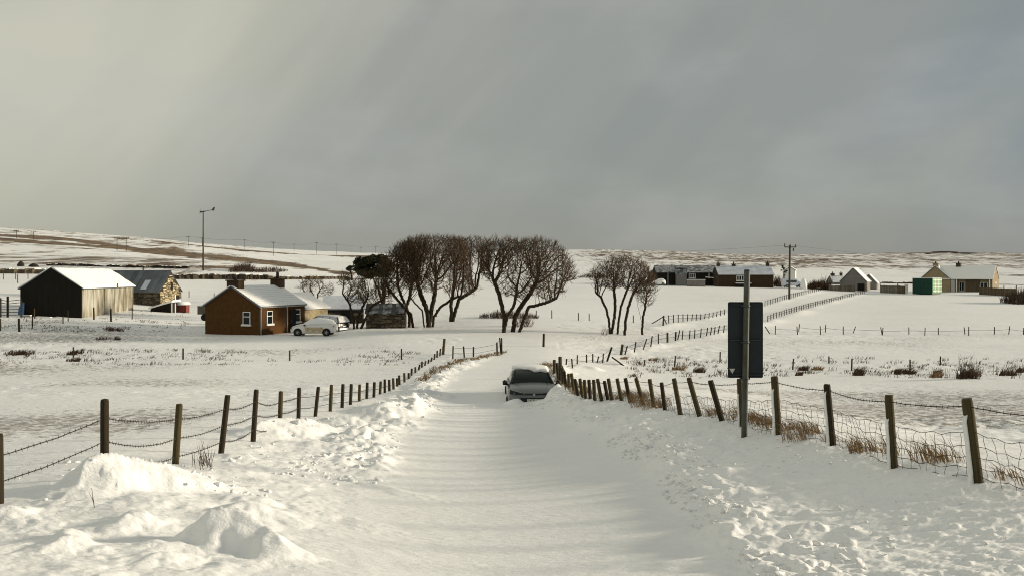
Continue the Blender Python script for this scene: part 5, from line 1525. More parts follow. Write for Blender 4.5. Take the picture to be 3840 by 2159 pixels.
def dark_estate():
    d = 80.5; A = W(813, 838, d)
    e = empty('dark_estate_car', A, math.radians(66), 'dark estate car with frosted windows parked behind the white hatchback', 'car')
    st = [(-2.3, .74, .45, .70, .90, .98), (-2.22, .86, .32, .72, .98, 1.06), (-1.4, .90, .26, .72, 1.0, 1.06), (0, .90, .25, .70, .98, 1.04), (1.0, .90, .25, .66, .95, 1.03), (1.7, .88, .27, .62, .86, .95), (2.15, .80, .30, .56, .72, .80), (2.28, .64, .36, .52, .62, .66)]
    carbody(st, m_car_dark, e)
    greenhouse([(-2.26, .80, 1.04, .68, 1.08), (-1.95, .82, 1.04, .66, 1.52), (-1.2, .82, 1.04, .68, 1.62), (-.3, .82, 1.04, .68, 1.64), (.2, .82, 1.03, .66, 1.60), (1.15, .78, 1.02, .70, 1.08)], m_snow_thin_shaded, e, 'frosted_windows')
    for s in (-1, 1):
        for (y0, y1) in ((.20, 1.12), (-.45, -.42), (-1.25, -1.22), (-2.0, -2.24)):
            b = MB(); b.tube([(s * .665, y0, 1.60), (s * .83, y1, 1.04)], .03, 5); b.build('pillar', m_car_dark, e)
        b = MB(); b.box((s * .97, .8, 1.08), (.2, .12, .16)); b.build('wing_mirror', m_plastic, e)
        b = MB(); b.box((s * .78, -2.26, .86), (.16, .10, .26)); b.build('rear_lamp', m_white, e)
        for y in (-1.4, 1.45): wheel(e, s * .84, y, .33, .33)
    b = MB(); b.loft([[(-.70, y, z - .04), (-.66, y, z + .05), (0, y, z + .09), (.66, y, z + .05), (.70, y, z - .04)] for y, z in ((-2.0, 1.54), (-1.2, 1.64), (-.3, 1.66), (.25, 1.61))]); b.build('roof_snow', m_snow, e, True)
    b = MB(); b.loft([[(-.64, -1.99, 1.50), (.64, -1.99, 1.50), (.62, -2.08, 1.56), (-.62, -2.08, 1.56)], [(-.78, -2.30, 1.08), (.78, -2.30, 1.08), (.78, -2.36, 1.14), (-.78, -2.36, 1.14)]]); b.build('rear_window_snow', m_snow, e)
    b = MB(); b.box((0, -2.33, .50), (1.6, .14, .16)); b.build('bumper', m_snow, e)
    b = MB(); b.box((0, -2.31, .72), (.5, .04, .12)); b.build('number_plate', m_plate, e)
    b = MB(); b.loft([[(-.70, y, z), (-.5, y, z + .07), (0, y, z + .10), (.5, y, z + .07), (.70, y, z)] for y, z in ((1.1, 1.05), (1.7, .97), (2.15, .82))]); b.build('bonnet_snow', m_snow_thin_shaded, e, True)
dark_estate()

def far_vehicles():
    d = 192.; A = W(1992, 722, d)
    e = empty('white_van', A, math.radians(-90), 'pale snow-dusted van parked at the farm, right of the evergreen', 'van')
    st = [(-2.1, .85, .35, .8, 1.5, 1.78), (-2.0, .92, .3, .8, 1.6, 1.86), (.6, .92, .3, .8, 1.6, 1.86), (1.1, .90, .3, .7, 1.3, 1.62), (1.55, .88, .3, .6, .95, 1.15), (2.1, .80, .35, .55, .75, .90)]
    carbody(st, m_snow_thin_shaded, e)
    for s in (-1, 1):
        for y in (-1.3, 1.4): wheel(e, s * .86, y, .3, .33)
        b = MB(); b.box((s * .925, -.4, 1.25), (.03, 2.2, .45)); b.build('side_window', m_bluegrey, e)
    d = 190.; A = W(1656, 716, d)
    e = empty('snowed_in_car', A, math.radians(90), 'small car buried in bright snow at the left end of the farm', 'car')
    st = [(-1.5, .6, .2, .45, .6, .7), (-1.4, .78, .15, .5, .8, .95), (-.2, .8, .15, .5, .85, 1.0), (.8, .78, .15, .5, .75, .85), (1.6, .65, .2, .4, .55, .6)]
    carbody(st, m_snow, e)
    greenhouse([(-1.35, .66, .9, .5, 1.0), (-.9, .68, .9, .55, 1.35), (-.2, .68, .9, .55, 1.35), (.6, .62, .85, .5, .92)], m_snow, e, 'snow_covered_cabin')
    for s in (-1, 1):
        for y in (-.9, 1.0): wheel(e, s * .74, y, .22, .28)
    d = 191.; A = W(2021, 722, d); b = MB()
    rings = [[(math.cos(a) * r, math.sin(a) * r * .6, z) for a in [2 * math.pi * j / 10 for j in range(10)]] for z, r in ((-.4, .8), (.5, .75), (1.1, .6), (1.6, .45), (1.85, .2))]
    b.loft(rings); o = b.build('snow_heap', m_snow, None, True); o.location = A; tag(o, 'tall bright heap of snow just right of the white van', 'snow heap')
far_vehicles()

# ------------------------------------------------------------------ bare trees, grown towards points spread through the crown
def grow_tree(bases, samples, seed, D=.13, kill=.18, infl=2.2, up=.22, maxn=5200, trunks=None):
    """bases: list of foot positions; trunks: optional list of polylines. returns nodes, parents"""
    rs = np.random.RandomState(seed)
    N = []; P = []
    for tr in trunks:
        prev = -1
        for a, b in zip(tr[:-1], tr[1:]):
            a = np.array(a, float); b = np.array(b, float); n = max(1, int(np.linalg.norm(b - a) / D))
            for k in range(n):
                if prev == -1 or k > 0 or True:
                    p = a + (b - a) * (k / n)
                    p = p + rs.normal(0, .018, 3) * (prev != -1)
                    N.append(p); P.append(prev); prev = len(N) - 1
        N.append(np.array(tr[-1], float)); P.append(prev)
    A = np.array(samples, float)
    best = np.full(len(A), 1e9); who = np.zeros(len(A), int)
    new0 = 0; alive = np.ones(len(A), bool)
    for it in range(170):
        Nn = np.array(N[new0:])
        if len(Nn) and alive.any():
            idx = np.nonzero(alive)[0]
            d = np.linalg.norm(A[idx][:, None] - Nn[None], axis=2); m = d.argmin(1); dm = d[np.arange(len(idx)), m]
            up_ = dm < best[idx]; best[idx[up_]] = dm[up_]; who[idx[up_]] = m[up_] + new0
        alive &= best > kill
        new0 = len(N)
        idx = np.nonzero(alive & (best < infl))[0]
        if len(idx) == 0: break
        NA = np.array(N)
        d = A[idx] - NA[who[idx]]; d /= np.linalg.norm(d, axis=1, keepdims=True)
        acc = {}
        for w_, v in zip(who[idx], d):
            if w_ in acc: acc[w_] += v
            else: acc[w_] = v.copy()
        added = 0
        for w_, v in acc.items():
            v = v / (np.linalg.norm(v) + 1e-9)
            p = P[w_]
            if p >= 0:
                pv = NA[w_] - NA[p]; v = v + .45 * pv / (np.linalg.norm(pv) + 1e-9)
            v[2] += up; v += rs.normal(0, .16, 3)
            v /= np.linalg.norm(v) + 1e-9
            N.append(NA[w_] + v * D); P.append(int(w_)); added += 1
        if len(N) > maxn: break
    return np.array(N), P
def tree_mesh(N, P, seed, tip=.013, expo=2.25, split=.05, twigs=2, tw=(.25, .5), maxr=.30):
    rs = random.Random(seed); n = len(N)
    kids = [[] for _ in range(n)]
    for i, p in enumerate(P):
        if p >= 0: kids[p].append(i)
    r = np.zeros(n)
    for i in range(n - 1, -1, -1):
        r[i] = tip if not kids[i] else sum(r[k] ** expo for k in kids[i]) ** (1 / expo)
    r = np.minimum(r, maxr)
    T = MB(); C_ = MB()
    used = set()
    for i in range(n):
        if P[i] >= 0 and kids[P[i]] and kids[P[i]][0] != i and len(kids[P[i]]) > 1 and max(kids[P[i]], key=lambda k: r[k]) == i: pass
    starts = [i for i in range(n) if P[i] < 0 or max(kids[P[i]], key=lambda k: r[k]) != i]
    for s in starts:
        chain = ([P[s]] if P[s] >= 0 else []) + [s]; rad = ([min(r[P[s]], r[s] * 1.15)] if P[s] >= 0 else []) + [r[s]]
        c = s
        while kids[c]:
            c = max(kids[c], key=lambda k: r[k]); chain.append(c); rad.append(r[c])
        # thick part to the trunk mesh, thin part to the crown mesh
        k = next((j for j, q in enumerate(rad) if q < split), len(rad))
        if k >= 2: T.tube([N[j] for j in chain[:k + (k < len(rad))]], rad[:k + (k < len(rad))], 8, cap=False)
        if k < len(rad) - 1 or k < 2:
            k0 = max(0, k - 1)
            pp = chain[k0:]; rr = rad[k0:]
            if len(pp) > 6: sel = list(range(0, len(pp) - 1, 2)) + [len(pp) - 1]; pp = [pp[q] for q in sel]; rr = [rr[q] for q in sel]
            C_.tube([N[j] for j in pp], rr, 4 if rr[0] > .025 else 3, cap=False)
        # twigs at the ends
        e = chain[-1]; prev = chain[-2] if len(chain) > 1 else e
        d = Vector(N[e] - N[prev]);  d = d.normalized() if d.length > 1e-6 else Vector((0, 0, 1))
        for q in range(twigs):
            v = (d + Vector((rs.uniform(-.5, .5), rs.uniform(-.5, .5), rs.uniform(.1, .9)))).normalized()
            L = rs.uniform(*tw); p0 = Vector(N[e])
            C_.tube([p0, p0 + v * L * .5 + Vector((0, 0, .02)), p0 + (v + Vector((0, 0, .25))).normalized() * L], [tip * .95, tip * .8, tip * .5], 3, cap=False)
    return T, C_
def bare_tree(name, label, d, trunks_px, crown, n_att, seed, depth=2.4, m=None, tip=.0115, kill=.165, maxn=5200, twigs=3, cat='tree', group=None, tw=(.25, .62), D=.135, up=.22, split=.05, maxr=.30):
    """trunks_px: polylines in picture units with a depth offset each (px,py,dy); crown(px,py)->bool region, box"""
    rs = np.random.RandomState(seed)
    (x0, y0, x1, y1), inside = crown
    trunks = []
    for tr in trunks_px:
        line = []
        for k, (px, py, dy) in enumerate(tr):
            p = W(px, py, d + dy)
            if k == 0: p = Vector((p.x, p.y, min(p.z, gz(p.x, p.y)) - .15))
            line.append(tuple(p))
        trunks.append(line)
    pts_ = []
    while len(pts_) < n_att:
        px = rs.uniform(x0, x1); py = rs.uniform(y0, y1)
        cx_ = (x0 + x1) / 2; k = 1 - ((px - cx_) / ((x1 - x0) / 2 * 1.05)) ** 2
        dy = rs.uniform(-1, 1) * depth * math.sqrt(max(k, .05))
        if not inside(px, py): continue
        g = (py - y0) / (y1 - y0)
        if rs.rand() < .62 * g ** 1.3: continue
        if vnoise(np.array([px * .045 + seed]), np.array([py * .06 + dy * .8]), 9)[0] < .34 + .12 * g: continue
        # round the crown in depth as well: near the far and near faces it gets lower
        if rs.rand() < .7 * (abs(dy) / depth) ** 2 and py < y0 + (y1 - y0) * .25: continue
        pts_.append(tuple(W(px, py, d + dy)))
    N, P = grow_tree(None, pts_, seed, D, kill, 3.5, up, maxn, trunks)
    T, C_ = tree_mesh(N, P, seed, tip, 2.38, split, twigs, tw, maxr)
    org = Vector(trunks[0][0])
    e = empty(name, org, 0, label, cat, group)
    T.build('trunk', m_bark, e, True, loc=org); C_.build('crown', m or m_twig, e, False, loc=org)
    return e
def poly(pts_):
    xs = [p[0] for p in pts_]; ys = [p[1] for p in pts_]
    def inside(x, y):
        c = False; n = len(pts_); j = n - 1
        for i in range(n):
            if (ys[i] > y) != (ys[j] > y) and x < (xs[j] - xs[i]) * (y - ys[i]) / (ys[j] - ys[i]) + xs[i]: c = not c
            j = i
        return c
    return (min(xs), min(ys), max(xs), max(ys)), inside
bare_tree('bare_tree', 'largest spreading bare tree with a forked trunk, windswept towards the right over the snowfield', 76,
 [[(1268,831,0),(1269,800,0),(1262,765,.1),(1254,735,.2),(1240,700,.3)],[(1267,812,0),(1276,795,.0),(1292,770,-.3),(1300,735,-.5)],[(1290,822,.8),(1296,795,.8),(1312,768,.9),(1336,735,1.1),(1350,705,1.2)],[(1305,784,.8),(1330,772,.3),(1370,762,.0),(1400,750,-.2)]],
 poly([(1203,648),(1208,622),(1225,606),(1262,603),(1292,604),(1306,612),(1322,606),(1345,603),(1380,609),(1408,624),(1432,652),(1448,686),(1446,706),(1410,716),(1425,736),(1385,742),(1398,758),(1360,752),(1330,742),(1312,755),(1292,745),(1272,748),(1250,730),(1222,700),(1206,672)]), 8600, 11, 3.0, maxn=16000)
bare_tree('bare_tree', 'multi-stemmed bare tree standing right of the stone hut, its crown the highest of the group', 81.5,
 [[(1078,821,0),(1077,790,0),(1070,768,0),(1060,745,.2),(1050,710,.3)],[(1078,800,0),(1086,775,.2),(1092,750,.2),(1096,715,.1)],[(1088,815,.4),(1092,795,.3),(1108,772,0),(1132,755,-.3),(1160,742,-.5)],[(1068,818,-.3),(1062,780,-.3),(1046,765,-.5),(1030,745,-.7)]],
 poly([(992,660),(1004,628),(1030,603),(1062,598),(1120,598),(1152,602),(1178,612),(1186,660),(1182,700),(1150,722),(1128,740),(1105,728),(1082,742),(1062,728),(1038,735),(1015,705),(998,690)]), 7400, 12, 2.6, maxn=14000)
bare_tree('bare_tree', 'bare tree with one thick knobbly trunk between the two big crowns, low boughs reaching right', 88,
 [[(1133,808,0),(1136,785,0),(1134,768,0),(1138,748,.1),(1142,715,.2)],[(1137,765,0),(1155,752,.3),(1180,738,.5),(1200,722,.5)]],
 poly([(1108,640),(1120,602),(1190,600),(1226,604),(1238,640),(1230,680),(1212,706),(1216,726),(1185,742),(1165,735),(1145,722),(1118,700)]), 5000, 13, 2.4, maxn=10000)
bare_tree('bare_tree', 'bare tree rising just behind the stone hut at the left of the big group', 82,
 [[(1030,823,0),(1030,795,0),(1024,775,0),(1010,745,.2),(1000,715,.2)],[(1014,820,.3),(1018,780,.3),(1030,750,.4),(1036,715,.4)],[(1040,822,-.5),(1034,790,-.4),(1012,768,-.6),(985,735,-.8),(968,712,-.9)]],
 poly([(948,690),(956,665),(976,640),(1000,618),(1030,606),(1058,615),(1066,660),(1060,705),(1040,735),(1018,728),(995,738),(975,722),(955,712)]), 5000, 14, 2.2, maxn=10000)
bare_tree('bare_tree', 'small low-branching bare tree beside the parked cars', 80.5,
 [[(889,833,0),(892,800,0),(884,780,0),(874,750,.1)],[(898,828,.2),(900,800,.2),(910,775,.2),(925,748,.2)],[(893,795,0),(880,765,-.4),(862,738,-.5)],[(906,785,.1),(935,770,0),(965,752,0)]],
 poly([(852,705),(862,688),(890,684),(930,688),(962,700),(985,722),(995,752),(975,765),(945,768),(915,764),(895,766),(872,755),(856,735)]), 3600, 15, 1.8, maxn=7500)
bare_tree('bare_tree', 'bare tree with several slender bowed stems standing apart between the group and the sign', 79.5,
 [[(1534,838,0),(1532,805,0),(1524,775,0),(1512,748,.2),(1498,735,.3)],[(1537,836,.2),(1545,800,.2),(1548,770,.2),(1545,735,.2)],[(1553,838,0),(1556,805,0),(1562,770,0),(1575,735,0)],[(1571,837,-.3),(1574,805,-.3),(1580,775,-.2),(1590,745,-.1)]],
 poly([(1474,705),(1488,684),(1512,664),(1540,652),(1575,648),(1602,655),(1626,672),(1642,694),(1648,718),(1625,730),(1608,742),(1585,735),(1562,722),(1540,730),(1515,722),(1498,732),(1484,722)]), 4600, 16, 2.2, maxn=10000, up=.28, split=.045)
bare_tree('bare_tree', 'slim short bare tree with an upright crown close to the slender-stemmed tree', 81,
 [[(1615,832,0),(1617,800,0),(1622,778,0),(1626,750,0)],[(1619,812,0),(1610,790,0),(1604,770,.1)]],
 poly([(1600,760),(1598,730),(1612,700),(1632,688),(1650,705),(1652,735),(1642,765),(1628,778),(1612,778)]), 900, 17, 1.1, maxn=2600)
bare_tree('bare_bush', 'low bare bush behind the cottage roof', 96,
 [[(790,757,0),(788,740,0),(782,728,0)],[(795,757,0),(800,738,0),(808,725,0)],[(786,757,0),(770,738,0),(760,725,0)]],
 poly([(748,728),(758,708),(785,700),(812,700),(832,712),(840,730),(826,748),(800,752),(768,748)]), 900, 18, 1.3, maxn=3000, cat='bush')

def shrub(name, label, px0, px1, py, h, n, d=None, m=None, seed=1, spread=.4, dep=1.0, r=.012, cat='bush', kind=None):
    rs = random.Random(seed); b = MB(); org = None
    for k in range(n):
        px = rs.uniform(px0, px1)
        if d is None: x, y = hit(px, py, base)
        else: y = d; x = (px - CX) / F * d
        y += rs.uniform(-dep, dep); z = gz(x, y)
        if org is None: org = Vector((x, y, z))
        env = 1 - .55 * abs((px - (px0 + px1) / 2) / ((px1 - px0) / 2 + 1e-6)) ** 2
        hh = h * rs.uniform(.55, 1.1) * env; v = Vector((rs.uniform(-spread, spread), rs.uniform(-spread, spread), 1)).normalized()
        p0 = Vector((x, y, z - .08)); p1 = p0 + v * hh * .5; p2 = p1 + (v + Vector((rs.uniform(-.3, .3), rs.uniform(-.3, .3), .1))).normalized() * hh * .5
        b.tube([p0, p1, p2], [r, r * .8, r * .4], 3, cap=False)
        for q in range(2):
            p = p0.lerp(p1, rs.uniform(.5, 1)); vv = (v + Vector((rs.uniform(-.8, .8), rs.uniform(-.8, .8), .4))).normalized()
            b.tube([p, p + vv * hh * .4], [r * .6, r * .3], 3, cap=False)
    o = b.build(name, m or m_twig2, None, loc=org); o.location = org; tag(o, label, cat)
    if kind: o['kind'] = kind
    return o
shrub('leafless_hedge', 'low reddish thicket behind the trunks of the largest bare tree', 1206, 1355, 800, 1.0, 520, seed=3, r=.014, dep=1.2)
shrub('bare_bush', 'spray of bare shoots at the foot of the largest tree, right of its trunks', 1296, 1338, 818, 1.5, 90, seed=4, r=.012, dep=.5, spread=.6)
shrub('leafless_hedge', 'dark row of scrub on the hillside right of the turbine mast', 584, 640, 683, 2.3, 300, seed=5, r=.04, dep=3)
shrub('leafless_hedge', 'reddish scrub thinning out to the right on the hillside', 640, 718, 684, 1.5, 260, seed=6, r=.035, dep=3)
shrub('bare_bush', 'twiggy leafless bush rising from the rushes in the right hand pasture', 2412, 2462, 952, 1.45, 80, seed=7, r=.011, dep=.25, spread=.55)
shrub('dark_hedge', 'dark bushes between the snow heap and the gabled garage', 2031, 2088, 721, 2.3, 420, d=196, seed=8, r=.05, dep=1.5, m=m_rush)
shrub('bare_bush', 'tall thin reddish bush standing over the dark farm hedge', 2066, 2090, 718, 3.4, 70, d=199, seed=9, r=.03, dep=1)
shrub('bare_bush', 'scrubby bush between the farmhouse and the lone evergreen', 1948, 1966, 716, 3.0, 110, d=203, seed=10, r=.04, dep=1)
shrub('dark_hedge', 'dark thicket at the right edge of the frame below the cream bungalow', 2532, 2640, 764, 2.9, 700, seed=11, r=.03, dep=2.5, spread=.3)
shrub('dark_hedge', 'dark low hedge line far behind the garden trees', 1455, 1530, 698, 2.2, 200, seed=12, r=.05, dep=2)
shrub('bare_bush', 'dark twiggy growth at the right corner of the cottage wall', 742, 765, 836, 1.9, 60, d=82, seed=13, r=.02, dep=.4)
shrub('weed_stalks', 'sparse dry stalks at the foot of the third fence post from the left', 492, 548, 1170, .50, 17, d=13.6, seed=14, r=.0055, dep=.4, spread=.35, cat='plant')
shrub('weed_stalk', 'single bent dry stalk standing in the near left drift', 236, 240, 1275, .30, 1, d=9.3, seed=25, r=.005, dep=.02, spread=.5, cat='plant')
shrub('weed_stalk', 'tiny dry stalk left of the bent one in the near left drift', 188, 190, 1283, .07, 2, d=9.2, seed=26, r=.004, dep=.02, spread=.3, cat='plant')
shrub('bare_bush', 'small forked twig caught in the netting of the right fence', 2246, 2262, 1115, .55, 7, d=13.2, seed=16, r=.007, dep=.15, spread=.7, cat='plant')
shrub('bare_bush', 'tuft of bare shoots left of the slender-stemmed tree', 1512, 1530, 838, 1.0, 14, d=78, seed=18, r=.012, dep=.3, spread=.4, cat='plant')

def evergreen(label, px0, py0, px1, py1, d, trunk, seed, n=2600, clumps=26, flat=.45):
    rs = random.Random(seed); cx_, cy_ = (px0 + px1) / 2, (py0 + py1) / 2
    b = MB(); cl = []
    while len(cl) < clumps:
        u, v = rs.uniform(-1, 1), rs.uniform(-1, 1)
        if u * u + v * v > 1: continue
        dy = rs.uniform(-1, 1) * math.sqrt(1 - u * u - v * v * .5 + 1e-6 if u * u + v * v * .5 < 1 else 0)
        cl.append((W(cx_ + u * (px1 - px0) / 2 * .85, cy_ + v * (py1 - py0) / 2 * .8, d), dy, rs.uniform(.5, 1)))
    Rr = (px1 - px0) / F * d / 2
    base_p = W(*trunk, d)
    e = empty('evergreen_tree', base_p, 0, label, 'tree')
    for k in range(n):
        c, dy, s = rs.choice(cl)
        v = Vector((rs.gauss(0, 1), rs.gauss(0, 1), rs.gauss(0, 1)))
        v = v.normalized() * rs.uniform(.3, 1) ** .6 * Rr * .42 * s; v.z *= flat
        p = c + Vector((0, dy * Rr * .7, 0)) + v
        a = Vector((rs.uniform(-1, 1), rs.uniform(-1, 1), rs.uniform(-.4, .8))).normalized(); q = a.cross(Vector((rs.uniform(-1, 1), rs.uniform(-1, 1), rs.uniform(-1, 1)))).normalized()
        L = rs.uniform(.10, .26) * Rr / 1.6; w_ = L * .35
        b.add([p - a * L, p + q * w_, p + a * L, p - q * w_], [(0, 1, 2, 3)])
    b.build('crown', m_ever, e, loc=base_p)
    t = MB()
    for c, dy, s in cl[::7]:
        m_ = base_p.lerp(c, .45); m_.x = base_p.x * .6 + c.x * .4
        t.tube([base_p - Vector((0, 0, .3)), m_, c + Vector((0, dy * Rr * .7, 0))], [.16, .09, .03], 6, cap=False)
    t.build('trunk', m_bark, e, True, loc=base_p)
evergreen('dense dark evergreen leaning out behind the small bare tree, left of the big group', 893, 638, 992, 704, 100, (965, 770), 31, 6500, 34)
evergreen('low dark evergreen bush left of the leaning evergreen', 868, 668, 905, 682, 130, (886, 700), 32, 1200, 10)
evergreen('lone ragged evergreen right of the brown farmhouse', 1964, 658, 1982, 700, 199, (1972, 716), 33, 1500, 14, .7)

# ------------------------------------------------------------------ dead grass and rushes
def blades(spots, h, n, m, name, label, cat='grass', kind='stuff', lean=(.5, .1), w=.007, spread=.12, seed=1, one=None):
    rs = random.Random(seed); b = MB(); org = None
    for (x, y, s) in spots:
        z = gz(x, y)
        if org is None: org = Vector((x, y, z))
        for k in range(n):
            a = rs.random() * 6.283; rr = spread * s * math.sqrt(rs.random())
            p = Vector((x + math.cos(a) * rr, y + math.sin(a) * rr, z - .05))
            L = h * s * rs.uniform(.5, 1.15); dx = lean[0] + rs.uniform(-.6, .6); dy_ = lean[1] + rs.uniform(-.45, .45)
            p1 = p + Vector((dx * L * .25, dy_ * L * .25, L * .5)); p2 = p1 + Vector((dx * L * .65, dy_ * L * .65, L * .32))
            sx = w * rs.uniform(.7, 1.3)
            b.add([p - Vector((sx, 0, 0)), p + Vector((sx, 0, 0)), p1 + Vector((sx * .8, 0, 0)), p1 - Vector((sx * .8, 0, 0)), p2], [(0, 1, 2, 3), (3, 2, 4)])
    o = b.build(name, m, None, loc=org); o.location = org; tag(o, label, cat, kind=kind)
    return o
def along(P, step, off, rs, ymin, ymax, keep=1.):
    out = []
    for a, b in zip(P[:-1], P[1:]):
        L = math.hypot(*(b - a)); n = max(1, int(L / step))
        for k in range(n):
            t = (k + rs.random()) / n; p = a + (b - a) * t
            if not (ymin < p[1] < ymax) or rs.random() > keep: continue
            s = vnoise(np.array([p[1] * 1.9]), np.array([3.]), 5)[0]
            if s < .42: continue
            out.append((p[0] + rs.uniform(*off), p[1] + rs.uniform(-.15, .15), .45 + s * .9))
    return out
rs0 = random.Random(9)
blades(along(FENCE_R, .13, (-.62, .05), rs0, 9, 32, .9), .36, 30, m_grass, 'dead_grass', 'bleached dead grass poking out of the snow under the right hand fence', lean=(-.75, -.2), seed=2, w=.0048, spread=.17)
blades(along(FENCE_R, .3, (-.9, -.2), rs0, 30, 50, .8), .30, 10, m_grass, 'dead_grass', 'dead grass on the bank beside the stuck car', lean=(-.4, 0), seed=3, w=.012, spread=.2)
gl = [(*hit(px + rs0.uniform(-3, 3), py + rs0.uniform(-3, 3), coarse), rs0.uniform(.5, 1.1)) for px, py in [(a, np.interp(a, [1055, 1100, 1150, 1200, 1262], [958, 930, 908, 900, 888])) for a in np.linspace(1055, 1265, 90)]]
blades(gl, .28, 9, m_grass, 'dead_grass', 'dead grass along the left verge at the bend below the short posts', lean=(.5, 0), seed=4, w=.018, spread=.35)
# big tussocks in the right pasture one can count
tus = [(1705,930,.8),(1760,936,.9),(1850,930,.6),(1640,905,.5),(2025,931,.8),(2005,943,.6),(2052,930,.7),(2108,941,.0),(2158,943,1.05),(2250,935,.6),(2265,939,.9),(2292,940,.7),(2345,946,.95),(2362,940,.7),(2428,951,1.1),(2450,945,.9),(2530,944,.9),(2560,935,.8),(1565,900,.5)]
wh = {1705: 'first left of the sign', 1760: 'second left of the sign', 1850: 'just left of the sign pole, thin', 1640: 'small and grey, far left of the strip', 2025: 'nearest right of the sign', 2005: 'low spread one right of the sign', 2052: 'pale stalky one right of the sign',
      2158: 'dark and dense beside a thin post', 2250: 'small one left of the post pair', 2265: 'bent over left of a thin post', 2292: 'right behind a thin post', 2345: 'dark and windblown left of the leafless bush', 2362: 'paler one above the windblown tussock', 2428: 'large dark one under the leafless bush', 2450: 'right of the leafless bush', 2530: 'near the right edge of the frame', 2560: 'at the right edge of the frame', 1565: 'on the bank by the track corner'}
for i, (px, py, s) in enumerate(tus):
    if s == 0: continue
    x, y = hit(px, py, base)
    blades([(x + rs0.uniform(-.3, .3), y + rs0.uniform(-.2, .2), s * rs0.uniform(.6, 1)) for _ in range(5)], .72, 26, m_rush if i % 3 else m_grass, 'rush_tussock', 'brown rush tussock in the right pasture, ' + wh[px], 'tussock', 'thing', lean=(.55, 0), w=.017, spread=.28, seed=40 + i)
# scattered rushes along both strips and grass bits over the pastures
def scatter(n, box, seed, scale=1.):
    r_ = np.random.RandomState(seed); out = []
    px = r_.uniform(box[0], box[2], n * 3); py = r_.uniform(box[1], box[3], n * 3)
    for a, b in zip(px, py):
        x, y = hit(a, b, base)
        if vnoise(np.array([x * .35]), np.array([y * .6]), 77)[0] < .42: continue
        dr, _ = seg_dist(np.array([x]), np.array([y]), FENCE_R); dl, _ = seg_dist(np.array([x]), np.array([y]), FENCE_L)
        if dr[0] > -.6 and dl[0] < .6: continue
        out.append((x, y, r_.uniform(.4, 1.1) * scale))
        if len(out) >= n: break
    return out
blades(scatter(420, (1580, 898, 2640, 950), 1), .42, 7, m_rush, 'field_rushes', 'thin scattered rushes along the wet strip of the right pasture', lean=(.4, 0), w=.013, spread=.35, seed=60)
blades(scatter(300, (-40, 878, 1060, 918), 2, .8), .40, 7, m_rush, 'field_rushes', 'thin scattered rushes along the ditch of the left pasture', lean=(.5, 0), w=.013, spread=.5, seed=61)
blades([(*hit(px + rs0.gauss(0, 16), py + rs0.gauss(0, 2), base), rs0.uniform(.6, 1)) for px, py in [(55, 891)] * 16 + [(185, 890)] * 10 + [(285, 829)] * 14 + [(205, 908)] * 6 + [(275, 852)] * 6], .55, 16, m_rush, 'rush_clumps', 'darker clumps of rushes in the snow of the left pasture', lean=(.55, 0), w=.018, spread=.35, seed=62)
blades(scatter(1500, (-60, 915, 1050, 1085), 3, .6), .13, 4, m_rush, 'stubble', 'short grass tips showing through the snow of the left pasture', lean=(.6, 0), w=.010, spread=.28, seed=63)
blades(scatter(1500, (1500, 860, 2640, 1075), 4, .6), .13, 4, m_rush, 'stubble', 'short grass tips showing through the snow of the right pasture', lean=(.6, 0), w=.010, spread=.28, seed=64)
blades(scatter(260, (-40, 780, 480, 832), 5, .8), .35, 6, m_rush, 'field_rushes', 'rough grass around the yard of the black barn', lean=(.4, 0), w=.02, spread=.6, seed=65)

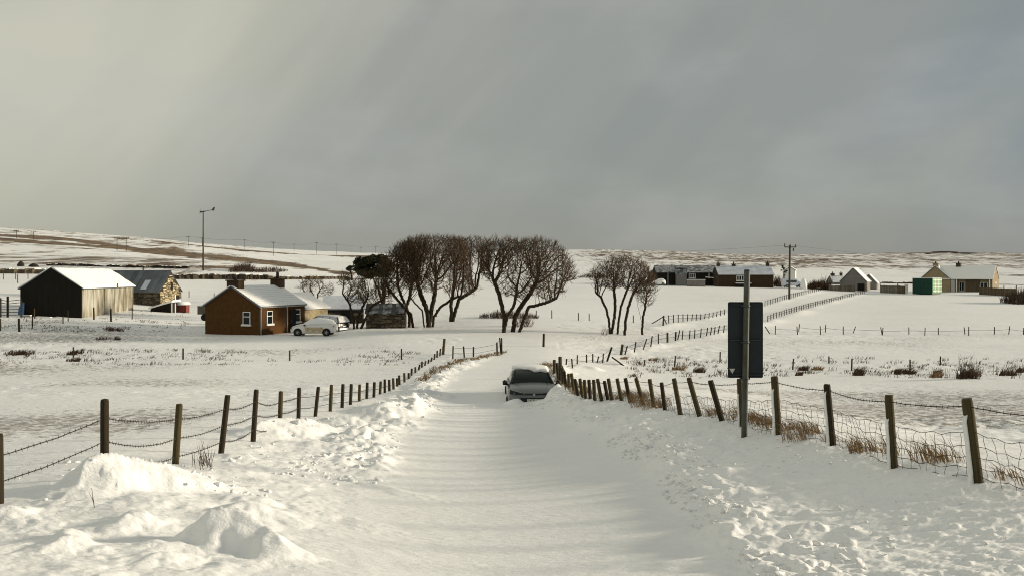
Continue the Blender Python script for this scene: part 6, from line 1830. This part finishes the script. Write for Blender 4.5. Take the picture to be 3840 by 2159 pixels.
# ------------------------------------------------------------------ broken crust and clods of snow
def clods():
    rs = np.random.RandomState(5)
    # base shapes
    import bmesh
    shapes = []
    for k in range(6):
        bm = bmesh.new(); bmesh.ops.create_icosphere(bm, subdivisions=1 if k < 4 else 2, radius=1)
        V = np.array([v.co[:] for v in bm.verts]); Fc = np.array([[v.index for v in f.verts] for f in bm.faces]); bm.free()
        V = V * (1 + .35 * (rs.rand(len(V), 1) - .5)); V = np.sign(V) * np.abs(V) ** .75 * np.array([1, .8, .5]) + 0.22 * (rs.rand(len(V), 3) - .5)
        shapes.append((V, Fc))
    pts_ = []
    def add(P, off0, off1, n, smin, smax, ymin, ymax, clump=1.):
        segs = [(a, b, math.hypot(*(b - a))) for a, b in zip(P[:-1], P[1:])]; tot = sum(s[2] for s in segs); k = 0; tries = 0
        while k < n and tries < n * 12:
            tries += 1
            t = rs.rand() * tot
            for a, b, L in segs:
                if t <= L: break
                t -= L
            p = a + (b - a) * t / L
            if not (ymin < p[1] < ymax): continue
            if rs.rand() > (11. / p[1]) ** .7 * 1.4: continue
            nx, ny = -(b - a)[1] / L, (b - a)[0] / L
            o = off0 + (off1 - off0) * rs.rand()
            q = p + np.array([nx, ny]) * o
            if vnoise(np.array([q[0] * 1.3]), np.array([q[1] * .9]), 88)[0] < .45 * clump: continue
            pts_.append((q[0], q[1], smin + (smax - smin) * rs.rand() ** 3.5)); k += 1
    # EDGE_R runs away from us: its left side is the road (positive), verge is negative
    add(EDGE_R, -1.0, .05, 1500, .006, .06, 6, 40)
    add(EDGE_R, -3.0, -1.0, 500, .006, .045, 6, 36, 1.15)
    add(EDGE_L, -.1, 1.5, 600, .010, .075, 14, 46)
    add(FENCE_L, -1.6, -.1, 200, .008, .05, 9.5, 40)
    for (mx, my, n, r) in [(*hit(300, 1160), 90, .5), (*hit(400, 1200), 90, .6), (*hit(520, 1225), 50, .45), (*hit(1340, 1022), 60, .5), (*hit(1400, 1015), 110, .7), (*hit(1040, 1018), 90, .7), (*hit(800, 1062), 50, .8)]:
        for _ in range(n): pts_.append((mx + rs.normal(0, r), my + rs.normal(0, r * .6), .012 + .05 * rs.rand() ** 3))
    for px, py, s in [(2135,1372,.075),(2060,1368,.06),(1975,1352,.05),(1925,1250,.045),(583,1160,.07),(600,1152,.05),(745,1062,.09),(820,1052,.07),(1010,1000,.12),(1040,1005,.14),(2250,1262,.03),(2420,1265,.04)]:
        x, y = hit(px, py, coarse); pts_.append((x, y, s))
    A = np.array(pts_); z = coarse(A[:, 0], A[:, 1])
    VV = []; FF = []; k = 0
    for (x, y, s), zz in zip(A, z):
        V, Fc = shapes[rs.randint(4) if s < .05 else 4 + rs.randint(2)]
        a = rs.rand() * 6.28; c, sn = math.cos(a), math.sin(a)
        Rm = np.array([[c, -sn, 0], [sn, c, 0], [0, 0, 1]])
        st = np.array([rs.uniform(.8, 1.5), rs.uniform(.8, 1.2), rs.uniform(.7, 1.2)])
        tl = rs.uniform(-.6, .6); Rt = np.array([[math.cos(tl), 0, math.sin(tl)], [0, 1, 0], [-math.sin(tl), 0, math.cos(tl)]])
        P = (V * st * s) @ Rt.T @ Rm.T + np.array([x, y, zz + s * .08])
        VV.append(P); FF.append(Fc + k); k += len(V)
    VV = np.concatenate(VV); FF = np.concatenate(FF)
    me = bpy.data.meshes.new('snow_clods'); me.vertices.add(len(VV)); me.vertices.foreach_set('co', VV.ravel().astype(np.float32))
    me.loops.add(FF.size); me.loops.foreach_set('vertex_index', FF.ravel().astype(np.int32)); me.polygons.add(len(FF)); me.polygons.foreach_set('loop_start', (np.arange(len(FF)) * 3).astype(np.int32))
    me.update(calc_edges=True); me.materials.append(m_crust)
    o = bpy.data.objects.new('snow_clods', me); COL.objects.link(o); tag(o, 'loose clods and broken crust of ploughed snow along both verges', 'snow', kind='stuff')
clods()
